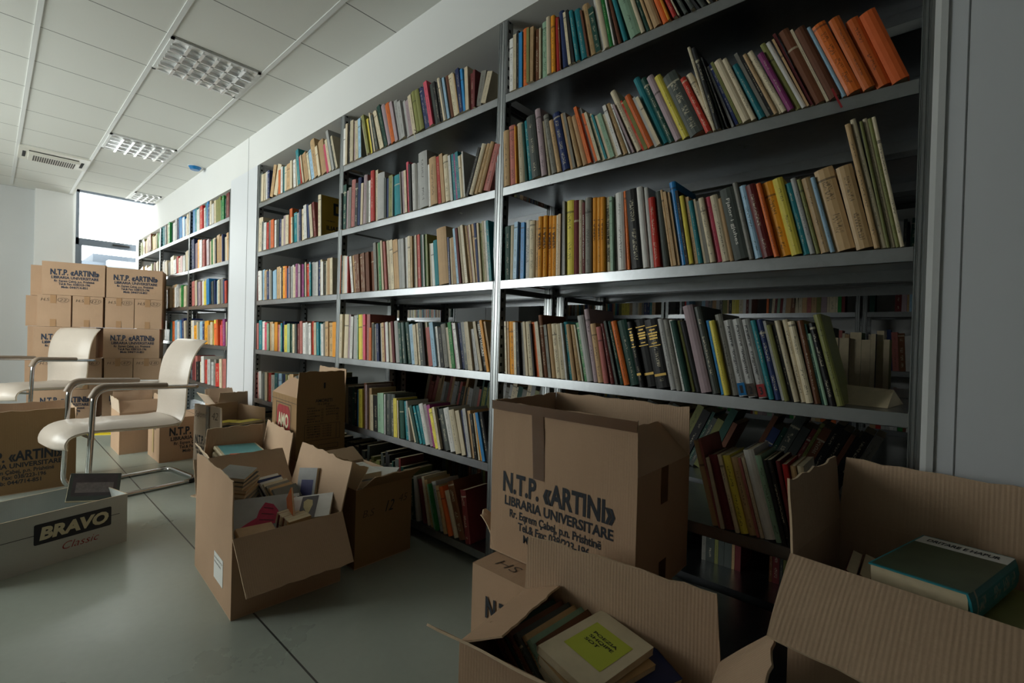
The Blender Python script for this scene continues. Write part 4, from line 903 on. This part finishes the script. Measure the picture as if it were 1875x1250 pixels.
tape(cI, [(.19,-.005,.385),(.24,-.005,.385),(.24,-.005,.06),(.19,-.005,.06)], 'clear_tape')
cJ = carton('cardboard_carton', 'small open kraft carton left of the lettered carton under the chair', (-4.36,-.845,0), 0, .44, .33, .385, 'board',
    flaps=[dict(side='+x', ang=-30, ln=.12), dict(side='-y', ang=5, ln=.12, m='board_pale'), dict(side='+y', ang=5, ln=.12), dict(side='-x', ang=2, ln=.15)])
# small loose carton by the pillar
cP = carton('cardboard_carton', 'small open carton against the foot of the white pillar', (-3.345,-.325,0), 3, .30, .25, .50, 'board',
    flaps=[dict(side='+x', ang=8, ln=.12, m='board_pale'), dict(side='-y', ang=35, ln=.12, m='board_pale'), dict(side='-x', ang=20, ln=.13)])

# ------------------------------------------------------------------ the tall stack of cartons
def srow(rz=19):
    o = Vector((-6.03, -.12)); d = Vector((-.30, -1.05)).normalized()  # runs from the shelf side to the left
    return o, d
SO = Vector((-6.02, -.125)); ang = -17.5; RZ = R(ang)
ux = Vector((math.cos(RZ), math.sin(RZ))); uy = Vector((-math.sin(RZ), math.cos(RZ)))
NUM = iter(("155", "121", "22", "18", "47", "63", "91", "77"))
def stack_box(s, wid, lev, depth, label, text, back=0.0, tilt=0.0, H=.383, lidflap=False, offs=0.0):
    """s = distance of the box's right end from the right end of the stack, seen from the room"""
    p = SO - uy*(s + wid) - ux*(depth + back) + ux*offs
    c = carton('cardboard_carton', label, (p.x, p.y, lev*.386), ang + tilt, depth, wid, H, 'board', closed=True, group='stacked lettered cartons',
        flaps=[dict(side='+x', ang=-84, ln=.16, torn=.006)] if lidflap else ())
    if text == 'A': print_lines('printed_text', c, face_matrix('+x', depth, wid, H, .0045), H, ART, (wid-.45)/2+.01, M['ink_blue'])
    elif text:
        n = text; F = face_matrix('+x', depth, wid, H, .0045)
        scribble('handwriting', c, F, [("H.S", .03, .10, H-.075, .035), (n, wid-.105, wid-.045, H-.075, .032)], M['pencil'])
        bm = bmesh.new(); ring(bm, wid-.07, H-.06, .052, .03); bm.transform(F); build('pen_circle', bm, M['pencil'], c)
        tape(c, [(depth+.0045, wid*.38, H), (depth+.0045, wid*.56, H), (depth+.0045, wid*.56, H-.10), (depth+.0045, wid*.38, H-.10)], 'board_tape')
        tape(c, [(depth+.0045, wid*.38, .09), (depth+.0045, wid*.56, .09), (depth+.0045, wid*.56, 0), (depth+.0045, wid*.38, 0)], 'board_tape')
    if text == 'A': pass
    return c
E_ = .57
for lev, s, wid, lab, tx, kw in (
    (4, .0, E_, 'lettered carton on top of the stack, right end', 'A', {}),
    (4, .585, E_+.01, 'lettered carton with a raised lid flap on top of the stack, left end', 'A', dict(lidflap=True, H=.40)),
    (3, .0, .285, 'carton end face in the second layer from the top, rightmost', '52', {}),
    (3, .292, .285, 'carton end face in the second layer from the top, second from right, circled 155', '155', {}),
    (3, .60, .285, 'carton end face in the second layer from the top, third from right, circled 121', '121', {}),
    (3, .90, .30, 'carton end face in the second layer from the top, leftmost, circled 22', '22', {}),
    (2, .02, E_, 'lettered carton in the middle layer of the stack, right end', 'A', {}),
    (2, .66, E_, 'lettered carton in the middle layer of the stack, left end, partly behind a chair', 'A', {}),
    (1, .0, .285, 'carton end face in the second layer from the floor, rightmost', '18', {}),
    (1, .292, .285, 'carton end face in the second layer from the floor, second from right', '47', {}),
    (1, .60, .285, 'carton end face in the second layer from the floor, third from right', '63', {}),
    (1, .90, .30, 'carton end face in the second layer from the floor, leftmost', '91', {}),
    (0, .02, E_, 'lettered carton on the floor at the right end of the stack', 'A', {}),
    (0, .66, E_, 'lettered carton on the floor at the left end of the stack', 'A', {})):
    stack_box(s, wid, lev, .40 if tx == 'A' else .42, lab, tx, **kw)
for lev, s, lab in ((4, .98, 'carton behind the top layer of the stack, showing its edge on the left'), (3, 1.02, 'carton behind the second layer of the stack, left edge'),
    (2, 1.0, 'carton behind the middle layer of the stack, left edge'), (1, 1.02, 'carton behind the fourth layer of the stack, left edge'), (0, 1.0, 'carton behind the floor layer of the stack, left edge')):
    stack_box(s, .40, lev, .50, lab, None, back=.44)

# ------------------------------------------------------------------ loose books in cartons
def loose(loc, size, rot, code, label, group=None, hard=False, name='book'):
    """size = (thickness, depth, height); rot Euler degrees; loc is the book's centre; flat when rx = 90 style rotations are used"""
    th, dp, h = size
    m = Matrix.Translation(loc) @ Euler([R(a) for a in rot], 'XYZ').to_matrix().to_4x4() @ Matrix.Translation((-th/2, -dp/2, -h/2))
    return make_book(m, th, dp, h, code, label, group, hard=hard, name=name)
def flat(loc, w, d, th, rz, code, label, group=None, hard=False, tilt=(0, 0), art=None):
    """book lying flat: spine along local y, cover facing up; w = width from spine, d = height of the book, th = thickness"""
    m = Matrix.Translation(loc) @ Matrix.Rotation(R(rz), 4, 'Z') @ Matrix.Rotation(R(tilt[0]), 4, 'X') @ Matrix.Rotation(R(tilt[1]), 4, 'Y')
    # local book axes: x thickness -> up, y depth -> +x, z height -> +y
    A = Matrix(((0,1,0,-w/2),(0,0,1,-d/2),(1,0,0,0),(0,0,0,1)))
    o = make_book(m @ A, th, w, d, code, label, group, hard=hard)
    if art: art(o, th, w, d)
    return o
def patch(o, th, x0, x1, y0, y1, mat, lift=.0006, name='cover_panel'):
    # a printed panel on the upper cover: x from the spine, y along the height
    bm = bmesh.new(); X = th + lift
    bm.faces.new([bm.verts.new(p) for p in ((X,x0,y0),(X,x1,y0),(X,x1,y1),(X,x0,y1))]); return build(name, bm, mat, o)
def cover_text(o, th, w, d, items, mat, lift=.0012, along='x'):
    bm = bmesh.new()
    for s, a, b, base, cap in items: letters(bm, s, a, b, base, cap, .01)
    if along == 'x': m = Matrix(((0,0,1,th+lift),(1,0,0,0),(0,1,0,0),(0,0,0,1)))
    else: m = Matrix(((0,0,1,th+lift),(0,-1,0,w),(1,0,0,0),(0,0,0,1)))
    bm.transform(m); return build('cover_title', bm, mat, o)
def blob(o, th, pts, mat, lift=.001, name='cover_picture'):
    bm = bmesh.new(); bm.faces.new([bm.verts.new((th+lift, p[0], p[1])) for p in pts]); return build(name, bm, mat, o)
PK = simple('crimson_ink', (176,30,70), .6, noise=.3, nscale=40); ORP = simple('orange_photo_print', (190,88,48), .5, noise=.35, nscale=22)
BLU = simple('blue_square_print', (52,54,104), .5, noise=.3, nscale=60); CRM = simple('ochre_print', (196,180,130), .5, noise=.2, nscale=30)
GRNP = simple('landscape_print', (70,84,62), .45, noise=.5, nscale=14); LIME = simple('lime_panel_print', (190,200,70), .5); DKP = simple('dark_photo_print', (74,66,70), .5, noise=.5, nscale=18)
TEALP = simple('teal_cover_print', (96,160,165), .3, noise=.35, nscale=9)
GA = 'books in the large open carton'
AX = Matrix.Translation((-1.109,-.956,0)) @ Matrix.Rotation(R(-2.9), 4, 'Z')
def inA(x, y, z): return AX @ Vector((x, y, z))
def art_pink(o, th, w, d):
    blob(o, th, [(.035,.17),(.05,.205),(.085,.225),(.13,.23),(.15,.21),(.15,.17),(.165,.13),(.175,.09),(.15,.07),(.13,.10),(.11,.135),(.075,.145)], PK)
    for k in range(3): blob(o, th, [(.06+.03*k,.165-.01*k),(.063+.03*k,.165-.01*k),(.075+.03*k,.205),(.072+.03*k,.205)], M['ink'], .002, 'pen_stroke')
flat(inA(.395,.168,.300), .23, .29, .012, -20, 'lg', 'pale grey book with a crimson scribble, in the large open carton', GA, tilt=(0, 40), art=art_pink)
def art_fruit(o, th, w, d): patch(o, th, .02, .13, .02, .15, ORP); patch(o, th, .02, .13, .16, .19, M['dark'])
flat(inA(.34,.285,.315), .13, .17, .008, -16, 'wh', 'white magazine with a reddish photo, beside the scribbled book', GA, tilt=(0, 38), art=art_fruit)
def art_bird(o, th, w, d):
    patch(o, th, .012, .15, .05, .125, DKP, .0006)
    blob(o, th, [(.03,.075),(.045,.06),(.08,.065),(.11,.08),(.15,.075),(.12,.095),(.07,.105),(.04,.10)], CRM, .0012)
flat(inA(.495,.365,.335), .15, .19, .016, -38, 'wh', 'white book with a bird picture on its cover, in the large open carton', GA, tilt=(6, 26), art=art_bird)
bq = loose(inA(.275,.435,.385), (.022,.12,.16), (6,-16,-68), 'lg', 'small pale book with a dark blue square, against the back wall of the carton', GA)
patch(bq, .022, .03, .105, .015, .10, BLU)
ot = loose(inA(.44,.285,.33), (.008,.15,.15), (42,6,78), 'or', 'thin orange book standing on one corner in the middle of the carton', GA)
for i in range(8):
    flat(inA(.165+.003*i,.130+.002*i,.465-.0185*i), .135, .20, .016, 52+random.uniform(-5,5), random.choice(['gy','tn','cr','gy','dg','tn']),
        'worn book, %s from the top in the fanned corner pile' % ORD[i+1], GA, tilt=(0, 9))
for i in range(7):
    loose(inA(.155+.026*i,.305+.006*i,.345-.004*i), (.014,.13,.18), (0,-46,14+random.uniform(-4,4)), ['wh','nb','wh','cr','gy','tn','gy'][i],
        'slanting slim book, %s from the left in the leaning row' % ORD[i+1], GA)
loose(inA(.20,.25,.315), (.022,.12,.26), (0,-84,8), 'br', 'brown book in front of the leaning row', GA)
for i in range(6):
    loose(inA(.43+.026*i,.275,.262), (.020,.11,.15), (0,14,84 if False else 8+random.uniform(-5,5)), ['cr','dr','cr','br','cr','tn'][i],
        'small upright book, %s from the left behind the folded front flap' % ORD[i+1], GA)
flat(inA(.12,.33,.26), .17, .20, .03, 15, 'tn', 'tan book lying at the far end of the large open carton', GA)
flat(inA(.53,.12,.265), .15, .20, .03, 80, 'tn', 'tan book low behind the folded front flap of the large open carton', GA)
flat(inA(.165,.15,.22), .18, .24, .10, 80, 'dg', 'dark bundle under the fanned corner pile', GA)
flat(inA(.31,.23,.01), .40, .58, .19, 90, 'dg', 'dark bundle lowest in the large open carton', GA)
# B: white books on top
def art_disc(o, th, w, d):
    blob(o, th, [(.085+.048*math.cos(2*math.pi*k/24), .11+.048*math.sin(2*math.pi*k/24)) for k in range(24)], DKP)
    cover_text(o, th, w, d, [("MAREN DHE BARDHI", .02, .15, .19, .008)], M['ink'])
flat((-.73,-.30,.405), .17, .235, .030, 84, 'wh', 'white book with a dark oval picture, on top of the carton marked 12', 'books in the carton marked 12', hard=False, art=art_disc)
flat((-.72,-.29,.365), .18, .24, .035, 80, 'lg', 'pale grey book underneath the white oval-picture book', 'books in the carton marked 12')
flat((-.66,-.21,.38), .17, .23, .02, 40, 'wh', 'white book slipping out at the side of the oval-picture book', 'books in the carton marked 12', tilt=(6,0))
flat((-.76,-.265,.01), .28, .44, .34, 90, 'gy', 'grey book low in the carton marked 12', 'books in the carton marked 12')
# C: teal book
def art_teal(o, th, w, d):
    patch(o, th, .02, w-.01, .05, d-.01, TEALP); blob(o, th, [(.02,.0),(w-.02,.0),(w-.03,.05),(.05,.07)], ORP, .0012)
flat((-1.60,-.60,.405), .24, .34, .028, 82, 'cr', 'thick cream book with a teal and red cover in the carton behind', 'books in the teal book carton', hard=True, tilt=(0,2), art=art_teal)
flat((-1.60,-.60,.355), .24, .33, .045, 84, 'cr', 'thick cream book underneath the teal-covered one', 'books in the teal book carton', hard=True)
flat((-1.525,-.60,.01), .28, .44, .34, 84, 'tn', 'tan bundle at the bottom of the teal book carton', 'books in the teal book carton')
# yellow books in H
for (x, y, z, a, lab) in ((-2.80,-.34,.385,20,'yellow booklet lying left in the handwritten carton'), (-2.70,-.20,.392,15,'yellow booklet lying right in the handwritten carton')):
    flat((x, y, z), .15, .21, .02, a, 'yl', lab, 'yellow booklets', tilt=(0,-4))
flat((-2.815,-.275,.02), .32, .30, .33, 12, 'dg', 'dark bundle under the yellow booklets', 'yellow booklets')
# Bravo tray: book with an old photo
bk_ = flat((-1.90,-1.245,.265), .165, .22, .022, -4, 'dg', 'dark book with a photo of an old building leaning in the white tray', None, tilt=(-10,50))
patch(bk_, .022, .01, .14, .015, .205, DKP); patch(bk_, .022, .06, .12, .03, .19, simple('old_photo_highlight', (120,112,112), .5, noise=.5, nscale=60), .0012)
# F: worn books
GF = 'worn books in the bottom centre carton'
FM = Matrix.Translation((.745,-.875,0)) @ Matrix.Rotation(R(7.5), 4, 'Z')
def inF(x, y, z): return FM @ Vector((x, y, z))
for i, (c, w_) in enumerate((('dr',.16),('br',.17),('dn',.17),('br',.18),('dg',.18),('tn',.17),('pg',.19),('br',.18))):
    loose(inF(.115+.020*i,.165+.003*i,.372), (.017,w_+.03,.20), (0,-50,-4), c, 'worn old book, %s from the left in the slanting row, foreground carton' % ORD[i+1], GF)
def art_lime(o, th, w, d):
    patch(o, th, .03, w-.025, .06, d-.05, LIME); cover_text(o, th, w, d, [("POEZIA", .05, .12, .145, .010), ("SHQIPE", .05, .12, .128, .010), ("SOT", .05, .09, .111, .010)], M['ink'])
flat(inF(.285,.165,.425), .165, .235, .020, -8, 'cr', 'cream book with a lime panel on the cover, topmost in the foreground carton', GF, tilt=(0,6), art=art_lime)
for i in range(4):
    flat(inF(.292+.006*i,.155-.004*i,.400-.024*i), .16, .23, .021, -14-6*i, ['tn','cr','lg','cr'][i], 'book %s below the lime panel book' % ('directly' if i == 0 else ORD[i+1]), GF, tilt=(0,6))
flat(inF(.385,.215,.385), .10, .15, .016, -20, 'nb', 'dark blue-covered book beside the lime panel book', GF, tilt=(0,14))
flat(inF(.395,.20,.36), .12, .16, .018, -30, 'br', 'brown book under the blue-covered one', GF, tilt=(0,14))
flat(inF(.44,.15,.30), .12, .17, .018, 70, 'tn', 'tan book lowest right in the bottom centre carton', GF)
flat(inF(.27,.15,.01), .25, .48, .22, 97.5, 'gy', 'grey bundle at the bottom of the bottom centre carton', GF)
o = tag(link_mesh('paper_slip', bpy.data.meshes.new('paper_slip'), M['paper_white']), 'small white paper slip beside the worn books in the bottom centre carton', 'paper')
bm = bmesh.new(); box(bm, -.035, .035, -.012, .012, 0, .0008); bm.to_mesh(o.data); bm.free()
o.matrix_world = Matrix.Translation(inF(.448,.225,.375)) @ Matrix.Rotation(R(-12), 4, 'Z')
# G: thick book
def art_land(o, th, w, d):
    patch(o, th, .004, w-.004, .065, d-.006, GRNP); patch(o, th, .004, w-.004, .005, .065, M['paper_white'])
    bm = bmesh.new(); letters(bm, "DRITARE E HAPUR", 0, w-.04, 0, .020, .02)
    bm.transform(Matrix(((0,0,1,th+.0012),(-1,0,0,w-.02),(0,-1,0,.045),(0,0,0,1)))); build('cover_title', bm, M['ink'], o)
GG = 'books in the lower right carton'
GM = Matrix.Translation((1.361,-.43,.32)) @ Matrix.Rotation(R(-7), 4, 'Z')
def inG(x, y, z): return GM @ Vector((x, y, z))
flat(inG(.240,.20,.334), .165, .30, .062, 163, 'tl', 'thick book with a dark landscape cover lying in the lower right carton', GG, hard=True, tilt=(0,3), art=art_land)
flat(inG(.365,.19,.272), .24, .32, .055, 170, 'ol', 'olive book underneath the thick landscape-covered book', GG, hard=True)
for i, c in enumerate(('dr','br','oy','dn','bk')):
    loose(inG(.050+.026*i,.20,.235), (.022,.15,.20), (0,16,0), c, 'upright book, %s from the left inside the lower right carton' % ORD[i+1], GG)
flat(inG(.30,.19,.02), .34, .50, .24, 83, 'gy', 'grey bundle at the bottom of the lower right carton', GG)
flat((1.20,-.13,.016), .2, .22, .03, 30, 'dg', 'dark book lying on the floor between the right cartons', 'books on the floor')
# black sheet hanging low behind the middle bay? loose papers behind the tall carton
flat((1.18,-.16,.012), .2, .28, .03, 30, 'dg', 'dark book lying on the floor between the right cartons', 'books on the floor')
o = tag(link_mesh('paper_sheet', bpy.data.meshes.new('paper_sheet'), M['paper']), 'folded pale paper lying at the right end of the fourth shelf, nearest bay', 'paper')
bm = bmesh.new(); v_ = [bm.verts.new(p) for p in ((0,0,0),(.17,-.02,0),(.20,.16,0),(.02,.18,0),(.06,.06,.055),(.18,.05,.05))]
for q in ((0,1,5,4),(1,2,5),(4,5,2,3),(0,4,3),(0,3,2,1)): bm.faces.new([v_[i] for i in q])
bm.to_mesh(o.data); bm.free(); o.location = (1.33, .10, ZS[4] + .001)
bm = bmesh.new(); box(bm, -.16, .16, -.06, .06, 0, .008)
o = tag(build('yellow_folder', bm, M['yellow']), 'flat yellow folder lying on the floor beyond the armchair', 'folder'); o.location = (-5.15,-.86,.0); o.rotation_euler = (0,0,R(60))
# flattened sheet of cardboard
bm = bmesh.new(); box(bm, -.16, .16, -.15, .15, 0, .006)
o = tag(build('cardboard_sheet', bm, M['board_in']), 'flat piece of cardboard on the floor beside the large open carton', 'cardboard'); o.location = (-2.15,-.50,.0); o.rotation_euler = (0,0,R(20))
# books seen lying across the rows
G2 = 'books lying across the shelved rows'
flat((-2.38,.10,ZS[3]+.225), .15, .22, .022, 88, 'cr', 'cream book lying flat on top of the third shelf row of the pillar bay', G2)

# ------------------------------------------------------------------ cantilever armchairs
def armchair(loc, rz, label):
    """local frame: sits facing -y, origin on the floor under the seat"""
    r = tag(empty('armchair', loc, R(rz)), label, 'chair', 'cream cantilever armchairs')
    hw = .25; rad = .0165
    for nm, s in (('arm', 1), ('arm', -1)): pass
    # one bent chrome tube: arm back end, arm, front leg, floor runner, rear cross tube, and back up the other side
    P = [(hw,.34,.735),(hw,-.27,.765),(hw,-.30,.0135),(hw,.36,.0135),(-hw,.36,.0135),(-hw,-.30,.0135),(-hw,-.27,.765),(-hw,.34,.735)]
    bm = bmesh.new(); tube(bm, round_path(P, .10, 8), rad, 12); build('tube_frame', bm, M['chrome'], r, smooth=True)
    bm = bmesh.new(); tube(bm, [(hw,-.27,.43),(-hw,-.27,.43)], .010, 10); build('seat_crossbar', bm, M['chrome'], r, smooth=True)
    for s in (1, -1):
        bm = bmesh.new(); p = round_path([(s*hw,.14,.757),(s*hw,-.25,.778),(s*hw,-.287,.70)], .09, 6)
        # flattened pad over the tube
        n = len(p); rings = []
        for i, q in enumerate(p):
            t = (p[min(i+1,n-1)] - p[max(i-1,0)]).normalized(); w_ = Vector((1,0,0)); u_ = t.cross(w_).normalized()
            rings.append([bm.verts.new(q + w_*.025*math.cos(a) + u_*.019*math.sin(a)) for a in [2*math.pi*k/12 for k in range(12)]])
        for a, b in zip(rings, rings[1:]):
            for k in range(12): bm.faces.new((a[k], a[(k+1)%12], b[(k+1)%12], b[k]))
        bm.faces.new(rings[0][::-1]); bm.faces.new(rings[-1])
        build('armrest', bm, M['armpad'], r, smooth=True)
        bm = bmesh.new(); box(bm, s*hw-.017, s*hw+.017, .30, .335, .0, .028); build('foot_pad', bm, M['rubber'], r)
        bm = bmesh.new(); box(bm, s*hw-.017, s*hw+.017, -.20, -.165, .0, .028); build('foot_pad', bm, M['rubber'], r)
        bm = bmesh.new(); tube(bm, [(s*(hw-.03),.335,.735),(s*(hw+.022),.335,.735)], .010, 10); build('arm_bolt', bm, M['chrome'], r, smooth=True)
    # padded shells following a side profile (y, z)
    def shell(prof, name, width, puff, thick):
        bm = bmesh.new(); n = len(prof); m_ = 12; top = []; bot = []
        for i, (y, z) in enumerate(prof):
            a = Vector(prof[max(i-1,0)]); b = Vector(prof[min(i+1,n-1)]); t = (b-a).normalized(); nn = Vector((-t.y, t.x))
            e = min(1, min(i, n-1-i)/2.0); e = .35 + .65*math.sin(e*math.pi/2)
            tr = []; br_ = []
            w_ = width(i/(n-1))
            for k in range(m_+1):
                f = -1 + 2*k/m_; g = (1-abs(f)**4)
                crease = .010*math.exp(-((i/(n-1)-.47)/.025)**2)
                th_ = thick*e*(.25+.75*g) + puff*g*e - crease*g
                tr.append(bm.verts.new((f*w_, y + nn.x*th_, z + nn.y*th_)))
                br_.append(bm.verts.new((f*w_, y - nn.x*th_*.45, z - nn.y*th_*.45)))
            top.append(tr); bot.append(br_)
        for i in range(n-1):
            for k in range(m_):
                bm.faces.new((top[i][k], top[i][k+1], top[i+1][k+1], top[i+1][k])); bm.faces.new((bot[i][k], bot[i+1][k], bot[i+1][k+1], bot[i][k+1]))
            bm.faces.new((top[i][0], top[i+1][0], bot[i+1][0], bot[i][0])); bm.faces.new((top[i][m_], bot[i][m_], bot[i+1][m_], top[i+1][m_]))
        for k in range(m_):
            bm.faces.new((top[0][k], bot[0][k], bot[0][k+1], top[0][k+1])); bm.faces.new((top[-1][k], top[-1][k+1], bot[-1][k+1], bot[-1][k]))
        o = build(name, bm, M['leather'], r, smooth=True)
        for s in (1, -1):
            bm = bmesh.new(); tube(bm, [(s*width(i/(n-1)), y, z) for i, (y, z) in enumerate(prof)], .0035, 6)
            build('piping', bm, M['piping'], o, smooth=True)
        bm = bmesh.new(); y, z = prof[0]; tube(bm, [(-width(0), y, z), (width(0), y, z)], .0035, 6); build('piping', bm, M['piping'], o, smooth=True)
        return o
    def smooth_prof(p, n=26):
        pts = [Vector(q) for q in p]; out = []
        for k in range(n):
            t = k/(n-1)*(len(pts)-1); i = min(int(t), len(pts)-2); f = t-i
            p0, p1, p2, p3 = pts[max(i-1,0)], pts[i], pts[i+1], pts[min(i+2,len(pts)-1)]
            out.append(tuple(.5*((2*p1)+(-p0+p2)*f+(2*p0-5*p1+4*p2-p3)*f*f+(-p0+3*p1-3*p2+p3)*f**3)))
        return out
    shell(smooth_prof([(-.395,.375),(-.40,.415),(-.37,.455),(-.28,.472),(-.10,.465),(.08,.455),(.19,.455),(.245,.465)]), 'seat', lambda t: .242, .016, .040)
    shell(smooth_prof([(.235,.44),(.262,.50),(.272,.58),(.275,.70),(.285,.82),(.31,.94),(.355,1.03),(.405,1.085)]), 'backrest', lambda t: .225+.018*math.sin(math.pi*t)+.028*t*t, .012, .024)
    return r
armchair((-2.80,-.955,0), 9, 'cream leather cantilever armchair with chrome arms, the nearer of the two')
c2 = armchair((-5.755,-1.264,0), 35.8, 'cream leather cantilever armchair farther away, before the stacked cartons')
c2.scale = (1.05, 1.05, 1.05)
